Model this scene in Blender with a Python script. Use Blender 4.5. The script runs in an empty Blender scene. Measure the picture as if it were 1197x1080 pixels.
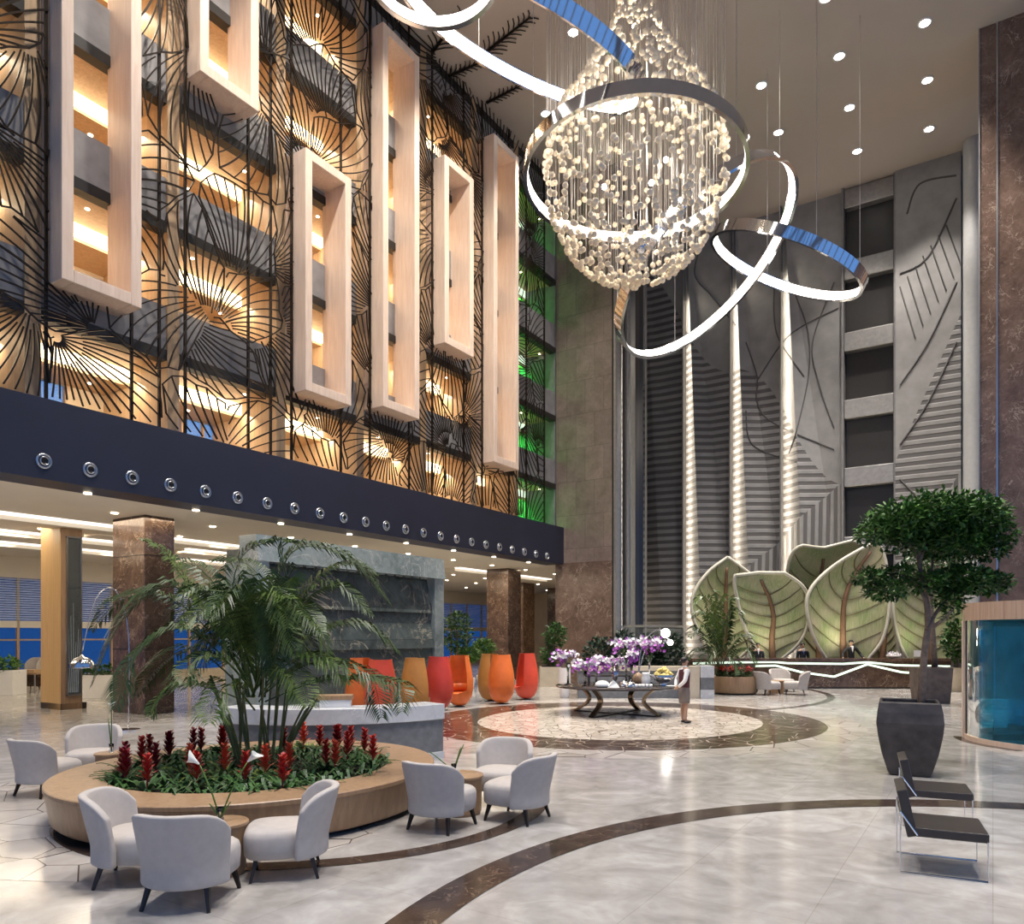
import bpy, bmesh, math, random
from mathutils import Vector, Matrix, Euler
from math import sin, cos, pi, radians, sqrt, atan2
R = random.Random(7)
scene = bpy.context.scene
COL = scene.collection
F, HC, CX, HY = 867.0, 2.2, 598.5, 742.0

# ---- survey helpers: real planes of the place -------------------------------------------------
def G(px, py, z=0.0):                       # a point on the horizontal plane z
    Y = F*(HC-z)/(py-HY); return Vector(((px-CX)/F*Y, Y, z))
def P(px, py, Y):                           # a point at depth Y
    return Vector(((px-CX)/F*Y, Y, HC+(HY-py)/F*Y))
OX, OY, DU, DV = -10.4, 15.06, .544, .839
def B(u, w, z=0.0):                         # building grid: u along the balcony facade, w out from it
    return Vector((OX+DU*u+DV*w, OY+DV*u-DU*w, z))
def UW(v): 
    a, b = v.x-OX, v.y-OY; return (a*DU+b*DV, a*DV-b*DU)
RZU = atan2(DV, DU)

# ---- mesh builder ------------------------------------------------------------------------------
class MB:
    def __init__(s): s.v = []; s.f = []
    def add(s, vs, fs):
        o = len(s.v); s.v += [tuple(v) for v in vs]; s.f += [tuple(o+i for i in f) for f in fs]
        return s
    def box(s, c, size, rz=0, M=None):
        x, y, z = (k/2 for k in size); c = Vector(c)
        Q = M or Matrix.Rotation(rz, 3, 'Z')
        vs = [c+Q@Vector(p) for p in [(-x,-y,-z),(x,-y,-z),(x,y,-z),(-x,y,-z),(-x,-y,z),(x,-y,z),(x,y,z),(-x,y,z)]]
        return s.add(vs, [(3,2,1,0),(4,5,6,7),(0,1,5,4),(1,2,6,5),(2,3,7,6),(3,0,4,7)])
    def uw(s, u0, u1, w0, w1, z0, z1):
        vs = [B(u0,w0,z0),B(u0,w1,z0),B(u1,w1,z0),B(u1,w0,z0),B(u0,w0,z1),B(u0,w1,z1),B(u1,w1,z1),B(u1,w0,z1)]
        return s.add(vs, [(3,2,1,0),(4,5,6,7),(0,1,5,4),(1,2,6,5),(2,3,7,6),(3,0,4,7)])
    def quad(s, a, b, c, d): return s.add([a,b,c,d], [(0,1,2,3)])
    def lathe(s, prof, n=24, c=(0,0,0), sx=1, sy=1, cap0=True, cap1=True, a0=0, a1=2*pi):
        full = abs(a1-a0-2*pi) < 1e-6; m = n if full else n+1; vs = []; c = Vector(c)
        for r, z in prof:
            for i in range(m):
                a = a0+(a1-a0)*i/n; vs.append(c+Vector((r*cos(a)*sx, r*sin(a)*sy, z)))
        fs = []
        for j in range(len(prof)-1):
            for i in range(n):
                k = (i+1) % m if full else i+1
                fs.append((j*m+i, j*m+k, (j+1)*m+k, (j+1)*m+i))
        if full and cap0: fs.append(tuple(range(m-1,-1,-1)))
        if full and cap1: fs.append(tuple((len(prof)-1)*m+i for i in range(m)))
        return s.add(vs, fs)
    def tube(s, pts, r, n=6, closed=False, cap=True):
        pts = [Vector(p) for p in pts]; N = len(pts)
        rr = r if isinstance(r, (list, tuple)) else [r]*N
        vs = []; nrm = None
        for i in range(N):
            a = pts[(i-1) % N] if (closed or i > 0) else pts[i]; b = pts[(i+1) % N] if (closed or i < N-1) else pts[i]
            t = (b-a).normalized() if (b-a).length > 1e-9 else Vector((0,0,1))
            if nrm is None: nrm = t.orthogonal().normalized()
            else:
                nrm = nrm-t*nrm.dot(t)
                nrm = nrm.normalized() if nrm.length > 1e-6 else t.orthogonal().normalized()
            bn = t.cross(nrm)
            for k in range(n):
                q = 2*pi*k/n; vs.append(pts[i]+(nrm*cos(q)+bn*sin(q))*rr[i])
        fs = []
        for i in range(N if closed else N-1):
            j = (i+1) % N
            for k in range(n): fs.append((i*n+k, i*n+(k+1)%n, j*n+(k+1)%n, j*n+k))
        if cap and not closed: fs += [tuple(range(n-1,-1,-1)), tuple((N-1)*n+k for k in range(n))]
        return s.add(vs, fs)
    def cyl(s, a, b, r, n=12, r2=None): return s.tube([a, b], [r, r if r2 is None else r2], n)
    def ball(s, c, r, n=12, m=8, sz=(1,1,1)):
        c = Vector(c); vs = [c+Vector((0,0,-r*sz[2]))]; fs = []
        for j in range(1, m):
            t = pi*j/m
            for i in range(n):
                a = 2*pi*i/n; vs.append(c+Vector((r*sin(t)*cos(a)*sz[0], r*sin(t)*sin(a)*sz[1], -r*cos(t)*sz[2])))
        vs.append(c+Vector((0,0,r*sz[2]))); L = len(vs)-1
        for i in range(n):
            fs.append((0, 1+(i+1)%n, 1+i)); fs.append((L, 1+(m-2)*n+i, 1+(m-2)*n+(i+1)%n))
        for j in range(m-2):
            for i in range(n): fs.append((1+j*n+i, 1+j*n+(i+1)%n, 1+(j+1)*n+(i+1)%n, 1+(j+1)*n+i))
        return s.add(vs, fs)
    def prism(s, poly, z0, z1):
        n = len(poly); vs = [(p[0],p[1],z0) for p in poly]+[(p[0],p[1],z1) for p in poly]
        fs = [tuple(range(n-1,-1,-1)), tuple(range(n,2*n))]+[(i,(i+1)%n,n+(i+1)%n,n+i) for i in range(n)]
        return s.add(vs, fs)
    def build(s, name, m, parent=None, smooth=False, ang=None):
        me = bpy.data.meshes.new(name); me.from_pydata(s.v, [], s.f); me.update()
        if smooth: me.polygons.foreach_set('use_smooth', [True]*len(me.polygons))
        if smooth and ang:
            try: me.set_sharp_from_angle(angle=radians(ang))
            except Exception: pass
        o = bpy.data.objects.new(name, me); COL.objects.link(o)
        if m: me.materials.append(m)
        if parent: o.parent = parent
        return o
def bev(o, w=.01, seg=2):
    b = o.modifiers.new('bevel','BEVEL'); b.width = w; b.segments = seg; b.limit_method = 'ANGLE'; return o
def subd(o, n=1):
    b = o.modifiers.new('sub','SUBSURF'); b.levels = n; b.render_levels = n; return o
def tag(o, label, cat, group=None, kind=None):
    o['label'] = label; o['category'] = cat
    if group: o['group'] = group
    if kind: o['kind'] = kind
    return o
def thing(name, label, cat, loc=(0,0,0), rz=0, group=None, kind=None):
    o = bpy.data.objects.new(name, None); COL.objects.link(o); o.empty_display_size = .2
    o.location = loc; o.rotation_euler = (0,0,rz)
    return tag(o, label, cat, group, kind)
def struct(o): o['kind'] = 'structure'; return o
def dup(root, loc, rz, label, group=None, recolor=None):
    r = root.copy(); COL.objects.link(r); r.location = loc; r.rotation_euler = (0,0,rz); r['label'] = label
    if group: r['group'] = group
    for ch in list(root.children):
        c = ch.copy(); COL.objects.link(c); c.parent = r
        if recolor and ch.name.split('.')[0] in recolor:
            c.data = ch.data.copy(); c.data.materials[0] = recolor[ch.name.split('.')[0]]
        for g in list(ch.children):
            d = g.copy(); COL.objects.link(d); d.parent = c
    return r
ORD = ['first','second','third','fourth','fifth','sixth','seventh','eighth','ninth','tenth','eleventh','twelfth','thirteenth','fourteenth','fifteenth','sixteenth','seventeenth','eighteenth','nineteenth','twentieth','twenty-first','twenty-second','twenty-third','twenty-fourth','twenty-fifth','twenty-sixth','twenty-seventh','twenty-eighth','twenty-ninth','thirtieth','thirty-first','thirty-second','thirty-third','thirty-fourth']

# ---- materials ---------------------------------------------------------------------------------
class NT:
    def __init__(s, name):
        s.m = bpy.data.materials.new(name); s.m.use_nodes = True; s.t = s.m.node_tree; s.b = s.t.nodes['Principled BSDF']
    def n(s, typ, **kw):
        o = s.t.nodes.new(typ)
        for k, v in kw.items():
            if k in o.inputs.keys() if hasattr(o.inputs,'keys') else False: o.inputs[k].default_value = v
            else: setattr(o, k, v)
        return o
    def l(s, a, b): s.t.links.new(a, b)
    def math(s, op, a, b=None, c=None):
        o = s.t.nodes.new('ShaderNodeMath'); o.operation = op
        for i, x in enumerate((a, b, c)):
            if x is None: continue
            if isinstance(x, (int, float)): o.inputs[i].default_value = x
            else: s.l(x, o.inputs[i])
        return o.outputs[0]
    def mix(s, fac, a, b, mode='MIX'):
        o = s.t.nodes.new('ShaderNodeMix'); o.data_type = 'RGBA'; o.blend_type = mode
        for i, x in ((0, fac), (6, a), (7, b)):
            if isinstance(x, (int, float)): o.inputs[i].default_value = x
            elif isinstance(x, tuple): o.inputs[i].default_value = (*x[:3], 1)
            else: s.l(x, o.inputs[i])
        return o.outputs[2]
    def coord(s, scale=(1,1,1), rot=(0,0,0), kind='Object'):
        c = s.t.nodes.new('ShaderNodeTexCoord'); mp = s.t.nodes.new('ShaderNodeMapping')
        mp.inputs['Scale'].default_value = scale; mp.inputs['Rotation'].default_value = rot
        s.l(c.outputs[kind], mp.inputs[0]); return mp.outputs[0]
    def bcoord(s):
        c = s.t.nodes.new('ShaderNodeTexCoord'); sx = s.t.nodes.new('ShaderNodeSeparateXYZ'); s.l(c.outputs['Object'], sx.inputs[0]); cb = s.t.nodes.new('ShaderNodeCombineXYZ')
        s.l(s.math('ADD', s.math('MULTIPLY', sx.outputs[0], DU+DV), s.math('MULTIPLY', sx.outputs[1], DV-DU)), cb.inputs[0]); s.l(sx.outputs[2], cb.inputs[1]); return cb.outputs[0]
    def noise(s, co, scale, det=4, dist=0, rough=.55):
        o = s.t.nodes.new('ShaderNodeTexNoise'); s.l(co, o.inputs['Vector'])
        o.inputs['Scale'].default_value = scale; o.inputs['Detail'].default_value = det
        o.inputs['Distortion'].default_value = dist; o.inputs['Roughness'].default_value = rough
        return o.outputs['Fac']
    def ramp(s, x, stops):
        o = s.t.nodes.new('ShaderNodeValToRGB'); e = o.color_ramp.elements
        while len(e) < len(stops): e.new(.5)
        for k, (p, c) in zip(e, stops): k.position = p; k.color = (*c, 1) if isinstance(c, tuple) else (c,c,c,1)
        s.l(x, o.inputs[0]); return o.outputs[0]
    def vor(s, co, scale, feat='DISTANCE_TO_EDGE', rnd=1):
        o = s.t.nodes.new('ShaderNodeTexVoronoi'); o.feature = feat; s.l(co, o.inputs['Vector'])
        o.inputs['Scale'].default_value = scale; o.inputs['Randomness'].default_value = rnd; return o.outputs[0]
    def bump(s, h, st=.2, d=.01):
        o = s.t.nodes.new('ShaderNodeBump'); s.l(h, o.inputs['Height']); o.inputs['Strength'].default_value = st
        o.inputs['Distance'].default_value = d; s.l(o.outputs[0], s.b.inputs['Normal'])
    def out(s, col=None, rough=.5, metal=0, spec=.5, **kw):
        if col is not None:
            if isinstance(col, tuple): s.b.inputs['Base Color'].default_value = (*col, 1)
            else: s.l(col, s.b.inputs['Base Color'])
        if isinstance(rough, (int, float)): s.b.inputs['Roughness'].default_value = rough
        else: s.l(rough, s.b.inputs['Roughness'])
        s.b.inputs['Metallic'].default_value = metal; s.b.inputs['Specular IOR Level'].default_value = spec
        for k, v in kw.items(): s.b.inputs[k.replace('_',' ')].default_value = v
        return s.m
def plain(name, c, rough=.5, metal=0, spec=.5, var=.12, sc=6, bump=0, **kw):
    t = NT(name); co = t.coord(); f = t.noise(co, sc)
    d = tuple(max(0, k*(1-var)) for k in c); l = tuple(min(1, k*(1+var)) for k in c)
    if bump: t.bump(t.noise(co, sc*12, 2), bump, .004)
    return t.out(t.ramp(f, [(.3, d), (.7, l)]), rough, metal, spec, **kw)
def emis(name, c, st):
    t = NT(name); t.b.inputs['Emission Color'].default_value = (*c,1); t.b.inputs['Emission Strength'].default_value = st
    return t.out(c, .4)
def marble(name, c, c2, vein, sc=1.0, rough=.15, vw=.03, tile=None, warp=.35, bumpy=0):
    t = NT(name); co = t.coord()
    a = t.noise(co, 1.3*sc, 6, .6); b = t.noise(co, 5*sc, 6, 1.2)
    base = t.ramp(t.math('ADD', t.math('MULTIPLY', a, .6), t.math('MULTIPLY', b, .4)), [(.35, c), (.65, c2)])
    v1 = t.math('ABSOLUTE', t.math('SUBTRACT', t.noise(co, 1.5*sc, 5, 1.1, .6), .5)); v2 = t.math('ABSOLUTE', t.math('SUBTRACT', t.noise(co, 3.3*sc, 4, .8, .6), .5))
    vm = t.math('ADD', t.ramp(v1, [(0, 1.0), (vw*.55, 0.0)]), t.math('MULTIPLY', t.ramp(v2, [(0, 1.0), (vw*.4, 0.0)]), .5))
    vm = t.math('MINIMUM', t.math('MULTIPLY', vm, t.ramp(t.noise(co, 1.7*sc, 2), [(.42, .08), (.62, .85)])), 1.0)
    col = t.mix(vm, base, vein)
    if tile:
        br = t.t.nodes.new('ShaderNodeTexBrick'); br.offset = tile[3] if len(tile) > 3 else .5
        t.l(t.bcoord(), br.inputs['Vector']); br.inputs['Scale'].default_value = 1
        br.inputs['Brick Width'].default_value = tile[0]; br.inputs['Row Height'].default_value = tile[1]; br.inputs['Mortar Size'].default_value = tile[2]
        br.inputs['Color1'].default_value = (.86,.86,.86,1); br.inputs['Color2'].default_value = (1.08,1.08,1.08,1); br.inputs['Mortar'].default_value = (.55,.55,.55,1)
        br.inputs['Bias'].default_value = 0
        col = t.mix(1.0, col, br.outputs[0], 'MULTIPLY')
    if bumpy: t.bump(b, bumpy, .02)
    return t.out(col, rough)
def wood(name, c1, c2, rough=.4, sc=1.0, axis='Z', planks=0):
    t = NT(name); s3 = {'Z':(9,9,.7),'X':(.7,9,9),'Y':(9,.7,9)}[axis]
    co = t.coord(tuple(k*sc for k in s3)); f = t.noise(co, 2.2, 5, .8)
    col = t.ramp(f, [(.3, c1), (.7, c2)])
    if planks:
        c3 = t.coord(); sx = t.t.nodes.new('ShaderNodeSeparateXYZ'); t.l(c3, sx.inputs[0])
        q = t.math('MULTIPLY', t.math('ADD', sx.outputs[0], sx.outputs[1]), planks)
        fr = t.math('FRACT', q); ln = t.math('LESS_THAN', fr, .12)
        col = t.mix(t.math('MULTIPLY', ln, .35), col, tuple(k*.45 for k in c1))
    return t.out(col, rough)

M = {}
M['ceil'] = plain('ceiling_plaster', (.40,.34,.29), .8, var=.03, sc=.4)
M['ceil_low'] = plain('lobby_ceiling', (.74,.68,.58), .6, var=.04, sc=.6)
M['navy'] = plain('navy_paint', (.016,.018,.036), .45, var=.1, sc=.8)
M['slate'] = plain('slate_panel', (.165,.16,.16), .55, var=.16, sc=2.5)
M['parapet'] = plain('parapet_slate', (.25,.238,.235), .55, var=.16, sc=2.5)
M['black'] = plain('black_metal', (.015,.013,.012), .4)
M['bronze'] = plain('bronze_metal', (.030,.022,.017), .38, .75)
M['frame'] = wood('frame_wood', (.68,.51,.39), (.79,.63,.51), .5, .7)
M['corr_wood'] = wood('corridor_wood', (.44,.29,.16), (.58,.40,.24), .45, .6)
M['corr_beige'] = plain('corridor_wall', (.66,.53,.36), .5, var=.08, sc=1)
M['oak'] = wood('oak', (.30,.18,.098), (.42,.27,.155), .38, .8)
M['oak_rib'] = wood('ribbed_oak', (.62,.38,.15), (.72,.46,.2), .4, .8, planks=9)
M['darkwood'] = wood('dark_wood', (.012,.009,.008), (.028,.02,.016), .35, 1)
M['led'] = emis('led_white', (1,.93,.84), 1.7)
M['led_ring'] = emis('led_ring', (1,.93,.85), 5.0)
M['led_warm'] = emis('led_warm', (1,.80,.50), 4.2)
M['spot'] = emis('downlight_lens', (1,.97,.92), 40)
M['spot_warm'] = emis('downlight_warm', (1,.86,.62), 14)
M['led_green'] = emis('led_greenwhite', (.82,1,.80), 1.0)
M['chrome'] = plain('chrome', (.72,.73,.75), .08, 1, var=.03)
M['steel'] = plain('brushed_steel', (.55,.56,.58), .28, 1, var=.05)
M['white'] = plain('white_ceramic', (.82,.81,.79), .25, var=.03)
M['fabric'] = plain('light_fabric', (.52,.475,.44), .9, spec=.15, var=.05, sc=14, bump=.25)
M['leather'] = plain('dark_leather', (.040,.033,.030), .32, var=.15, sc=8, bump=.08)
M['gmarble'] = marble('green_marble', (.030,.042,.042), (.115,.145,.14), (.42,.38,.29), .38, .2, .03, tile=(60,1.02,.012,.5))
M['gmarble_pale'] = marble('pale_green_marble', (.15,.19,.19), (.33,.38,.37), (.5,.5,.46), .6, .2)
M['emper'] = marble('brown_marble', (.060,.036,.025), (.150,.095,.068), (.42,.30,.22), 1.6, .14, .035)
M['emper_wall'] = marble('brown_marble_wall', (.095,.058,.043), (.19,.125,.095), (.42,.32,.25), 1.0, .2, .03)
M['stone'] = marble('pillar_stone', (.16,.118,.096), (.25,.195,.165), (.33,.27,.23), .9, .3, .012, tile=(.95,1.55,.01,.5))
M['bar_marble'] = marble('bar_marble', (.52,.53,.55), (.68,.69,.70), (.8,.8,.8), 1.2, .25)
M['bar_slate'] = plain('bar_slate', (.165,.17,.18), .5, var=.2, sc=7)
M['beige_stone'] = marble('beige_stone', (.50,.42,.31), (.62,.54,.42), (.7,.62,.5), 1, .3)
M['pot'] = plain('charcoal_pot', (.050,.043,.042), .5, var=.45, sc=5)
M['brownpot'] = plain('brown_pot', (.12,.09,.075), .6, var=.3, sc=5)
M['soil'] = plain('soil', (.02,.014,.01), .95, bump=.6)
M['blind'] = plain('blind_slat', (.55,.58,.66), .6)
M['skin'] = plain('skin', (.42,.25,.17), .5, var=.04, Subsurface_Weight=0.0)
M['hair'] = plain('dark_hair', (.012,.009,.008), .45)
M['maroon'] = plain('maroon_vest', (.075,.014,.022), .75)
M['shirt'] = plain('white_shirt', (.78,.77,.76), .8, var=.03)
M['skirt'] = plain('taupe_skirt', (.19,.155,.14), .85)
M['suit'] = plain('navy_suit', (.014,.016,.028), .7)
M['suitb'] = plain('black_suit', (.012,.012,.013), .7)
M['tie'] = plain('blue_tie', (.03,.06,.22), .6)
M['duct'] = plain('duct_paint', (.36,.36,.36), .35, var=.05)
M['curb'] = plain('edge_metal', (.30,.29,.28), .4, .6)
def leafm(name, c1, c2, rough=.4):
    t = NT(name); co = t.coord(); f = t.noise(co, 5, 3)
    oi = t.t.nodes.new('ShaderNodeObjectInfo')
    return t.out(t.ramp(f, [(.3, c1), (.7, c2)]), rough, spec=.4)
M['palm'] = leafm('palm_leaf', (.016,.038,.010), (.060,.105,.026))
M['palm2'] = leafm('palm_leaf_light', (.05,.10,.02), (.14,.20,.045))
M['stem'] = leafm('palm_stem', (.07,.09,.025), (.16,.17,.06))
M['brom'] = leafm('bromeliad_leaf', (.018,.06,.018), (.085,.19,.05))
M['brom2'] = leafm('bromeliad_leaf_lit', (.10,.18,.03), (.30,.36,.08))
M['red'] = leafm('bromeliad_red', (.30,.012,.015), (.60,.05,.035))
M['red2'] = leafm('bromeliad_scarlet', (.55,.04,.02), (.80,.16,.07))
M['dred'] = leafm('bromeliad_deep', (.16,.008,.012), (.34,.02,.03))
M['tree'] = leafm('tree_leaf', (.010,.040,.008), (.055,.15,.022))
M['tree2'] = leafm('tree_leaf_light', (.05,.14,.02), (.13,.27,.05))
M['bark'] = plain('bark', (.17,.125,.095), .8, var=.3, sc=14, bump=.4)
M['hedge'] = leafm('hedge_leaf', (.008,.026,.014), (.028,.06,.032))
M['orchid'] = leafm('orchid_purple', (.22,.03,.30), (.55,.16,.60))
M['orchidw'] = leafm('orchid_white', (.74,.68,.74), (.9,.88,.88))
M['calla'] = plain('calla_white', (.85,.84,.78), .4, var=.03)
M['green'] = leafm('stalk_green', (.06,.13,.02), (.12,.22,.04))
M['yellow'] = plain('yellow_fruit', (.62,.50,.16), .5, var=.2, sc=12)
def glass(name, c, rough=0.0, tr=1.0, ior=1.45):
    t = NT(name); return t.out(c, rough, 0, .5, Transmission_Weight=tr, IOR=ior)
M['glass'] = glass('clear_glass', (.93,.95,.95))
M['crystal'] = plain('crystal_bead', (.90,.77,.57), .18, 0, .9, var=.05, Transmission_Weight=.12, IOR=1.4)
M['doorglass'] = plain('tinted_door_glass', (.16,.60,.82), .02, 0, .8, var=.3, sc=1.2, Transmission_Weight=.92, IOR=1.15)
M['pane'] = plain('window_pane', (.07,.19,.34), .03, 0, .5, var=.03, Transmission_Weight=.9, IOR=1.05)
M['pane_light'] = plain('bright_pane', (.75,.85,.9), .03, 0, .5, var=.03, Transmission_Weight=.9, IOR=1.05)
M['balglass'] = plain('balustrade_glass', (.8,.85,.85), .02, 0, .3, var=.02, Transmission_Weight=.95, IOR=1.05)
M['table_top'] = plain('dark_glass_top', (.05,.042,.038), .06, 0, .7)
M['tbl_leg'] = plain('bronze_steel', (.34,.27,.2), .25, .9)
pods = {'orange':(.70,.155,.03),'red':(.60,.065,.03),'amber':(.46,.20,.045),'deepred':(.50,.045,.03)}
for k, c in pods.items(): M['pod_'+k] = plain('pod_'+k, c, .42, var=.1, sc=4)
# floor stone
t = NT('floor_marble'); co = t.coord()
a = t.noise(co, .35, 5, .8); b = t.noise(co, 1.4, 8, 1.6); c_ = t.noise(co, 6, 4, .5)
mx = t.math('ADD', t.math('ADD', t.math('MULTIPLY', a, .4), t.math('MULTIPLY', b, .45)), t.math('MULTIPLY', c_, .15))
base = t.ramp(mx, [(.38, (.31,.29,.27)), (.5, (.42,.395,.37)), (.62, (.55,.53,.505))])
br = t.t.nodes.new('ShaderNodeTexBrick'); br.offset = 0; t.l(t.coord(rot=(0,0,-RZU)), br.inputs['Vector']); br.inputs['Scale'].default_value = 1
for k, v in {'Brick Width':1.2,'Row Height':1.2,'Mortar Size':.004}.items(): br.inputs[k].default_value = v
br.inputs['Color1'].default_value = (.93,.93,.93,1); br.inputs['Color2'].default_value = (1.05,1.05,1.05,1); br.inputs['Mortar'].default_value = (.8,.78,.76,1)
M['floor'] = t.out(t.mix(1.0, base, br.outputs[0], 'MULTIPLY'), t.ramp(b, [(.3,.10),(.7,.17)]), spec=.45)
def crackle(name, c1, c2, line, sc, lw, rough=.14):
    t = NT(name); co = t.coord(); v = t.vor(co, sc); cel = t.vor(co, sc, 'F1')
    nz = t.noise(co, 1.8, 6, 1.2)
    sxx = t.t.nodes.new('ShaderNodeSeparateColor')
    vo = t.t.nodes.new('ShaderNodeTexVoronoi'); t.l(co, vo.inputs['Vector']); vo.inputs['Scale'].default_value = sc; t.l(vo.outputs['Color'], sxx.inputs[0])
    base = t.ramp(t.math('ADD', t.math('MULTIPLY', nz, .6), t.math('MULTIPLY', sxx.outputs[0], .4)), [(.3, c1), (.7, c2)])
    return t.out(t.mix(t.ramp(v, [(lw*.6, 1.0), (lw, 0.0)]), base, line), rough)
M['disc'] = crackle('mosaic_cream', (.46,.40,.34), (.66,.60,.53), (.16,.11,.08), 3.8, .030)
M['ringm'] = crackle('mosaic_brown', (.035,.022,.016), (.080,.052,.04), (.50,.40,.32), 2.0, .016)
M['band'] = marble('band_marble', (.030,.020,.016), (.075,.05,.04), (.25,.17,.12), 2.5, .14, .03)
M['crk'] = crackle('mosaic_grey', (.40,.36,.32), (.58,.54,.50), (.06,.045,.04), 1.3, .010)
# ================= SETTING =====================================================================
ZC, ZL = 23.4, 5.5
struct(MB().uw(-26,46,-20,34,-.3,0).build('floor', M['floor']))
def flat_ellipse(name, c, a, b, ang, z, m, hole=None, n=96):
    mb = MB(); vs = []; ca, sa = cos(ang), sin(ang)
    E = lambda A, Bq, t: (c[0]+A*cos(t)*ca-Bq*sin(t)*sa, c[1]+A*cos(t)*sa+Bq*sin(t)*ca)
    if hole:
        o = [E(a,b,2*pi*i/n) for i in range(n)]; h = [E(hole[0],hole[1],2*pi*i/n) for i in range(n)]
        mb.add([(*p,z) for p in o]+[(*p,z) for p in h], [(i,(i+1)%n,n+(i+1)%n,n+i) for i in range(n)])
    else: mb.add([(*E(a,b,2*pi*i/n),z) for i in range(n)], [tuple(range(n))])
    return struct(mb.build(name, m))
DC = (2.77, 19.17)
flat_ellipse('floor_medallion', DC, 3.84, 3.47, radians(-128.5), .004, M['disc'])
flat_ellipse('floor_medallion_ring', DC, 5.3, 4.89, radians(-138), .003, M['ringm'], hole=(3.80,3.43))
# crackled inlay zones around the medallion and the planter
flat_ellipse('floor_inlay', DC, 6.3, 5.7, radians(-138), .002, M['crk'], hole=(5.25,4.85))
flat_ellipse('floor_inlay', (-4.6,9.4), 3.3, 2.6, radians(150), .002, M['crk'])
def band(name, pts, wd, z=.005):
    pts = [Vector((p[0],p[1],z)) for p in pts]; vs = []; n = len(pts)
    for i in range(n):
        t = (pts[min(i+1,n-1)]-pts[max(i-1,0)]).normalized(); nn = Vector((-t.y,t.x,0))*wd/2
        vs += [pts[i]-nn, pts[i]+nn]
    mb = MB().add(vs, [(2*i,2*i+1,2*i+3,2*i+2) for i in range(n-1)])
    return struct(mb.build(name, M['band']))
def arc(c, r, a0, a1, n=64): return [(c[0]+r*cos(radians(a0+(a1-a0)*i/n)), c[1]+r*sin(radians(a0+(a1-a0)*i/n))) for i in range(n+1)]
band('floor_band', arc((5.02,3.56),6.14,20,200), .40)
band('floor_band', arc((-2.6,10.0),2.97,-150,12,80), .24)
band('floor_band', arc((2.83,29.6),9.1,-65,25,60), .26)
struct(MB().uw(-13.4,31.6,-3.5,26.4,ZC,ZC+.3).build('ceiling', M['ceil']))
# --- navy beam with air nozzles ---
beam = struct(MB().uw(-14,23.5,-.9,.05,5.5,7.22).build('trim_1', M['navy']))
fl = struct(MB().uw(-14,44,-17.7,-.9,5.5,5.75).build('ceiling_low', M['ceil_low']))
struct(MB().uw(23.5,44,-.9,-.3,5.5,5.75).build('ceiling_low', M['ceil_low']))
for i in range(23):
    u = .81+i*.9605; z = 5.88-.006*i
    c = B(u,.05,z); nz = Vector((DV,-DU,0))
    th = thing('air_nozzle', '%s round chrome air nozzle from the left along the navy balcony beam' % ORD[i], 'air nozzle', c, RZU, 'air nozzles along the navy beam')
    Q = Matrix.Rotation(pi/2,4,'X')
    def ring(prof, m, nm, r=20):
        mb = MB().lathe(prof, r, cap0=False, cap1=False); mb.v = [(v[0], -v[2], v[1]) for v in mb.v]; return mb.build(nm, m, th, True)
    ring([(.165,0),(.165,.02),(.125,.035),(.115,.01)], M['steel'], 'outer_ring'); ring([(.115,.01),(.09,.04),(.06,.05),(.05,.01),(0,.01)], M['black'], 'core')
    ring([(.098,.03),(.09,.055),(.078,.055),(.07,.03)], M['steel'], 'inner_ring').parent = [o for o in th.children if o.name.startswith('outer_ring')][0]
# --- balcony floors ---
FL = [9.1, 12.3, 15.5, 18.7, 21.9]
wins = [(.5,2.9),(5.5,8.3),(11.2,12.0)]
mb = MB(); mb.uw(-6,31.4,-3.5,-3.3,FL[0]-.4,ZC)
for a, b in [(-6,wins[0][0]),(wins[0][1],wins[1][0]),(wins[1][1],wins[2][0]),(wins[2][1],31.4)]: mb.uw(a,b,-3.5,-3.3,5.75,FL[0]-.4)
struct(mb.build('wall_corridor', M['corr_beige']))
for k, (a, b) in enumerate(wins):
    wn = struct(MB().uw(a,b,-3.44,-3.42,5.75,8.7).build('window_%d' % (k+1), M['pane_light']))
    f = MB(); nn = max(1, round((b-a)/.8))
    for j in range(nn+1): f.uw(a+(b-a)*j/nn-.03,a+(b-a)*j/nn+.03,-3.41,-3.3,5.75,8.7)
    f.uw(a,b,-3.41,-3.3,8.0,8.06); f.build('window_frame', M['corr_wood'], wn)
struct(MB().uw(-6,23.4,-3.3,-.9,5.75,6.1).build('floor_mezzanine', M['corr_beige']))
for k, zb in enumerate(FL):
    s = struct(MB().uw(-6,23.45,-3.3,-.62,zb,zb+.25).build('ceiling_corridor', M['corr_wood']))
    MB().uw(-6,23.45,-3.3,-1.98,zb-.42,zb).build('dropped_ceiling', M['corr_wood'], s)
    MB().uw(-6,20.0,-1.98,-1.90,zb-.34,zb-.02).build('cove_light', M['led_warm'], s)
    MB().uw(20.4,23.4,-1.98,-1.90,zb-.30,zb-.02).build('cove_light', M['led_green'], s)
    MB().uw(-6,23.45,-.55,-.40,zb,zb+1.30).build('parapet', M['parapet'], s)
    MB().uw(-6,23.45,-.66,-.36,zb-.06,zb+.20).build('parapet_lip', M['black'], s)
    for j in range(9):
        u = .4+j*2.75+(k%2)*1.1; d = MB()
        p = B(u,-2.6,zb-.43); d.lathe([(.06,0),(.06,.012)], 10, p); d.build('downlight', M['spot_warm'], s)
        p = B(u+.8,-1.1,zb-.012); d = MB().lathe([(.05,0),(.05,.012)], 10, p); d.build('downlight', M['spot_warm'], s)
    # doors and timber bands on the corridor wall
    for j in range(8):
        u = 1.7+j*3.2; MB().uw(u,u+1.0,-3.3,-3.25,zb+.25,zb+2.5).build('door', M['corr_wood'], s)
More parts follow.
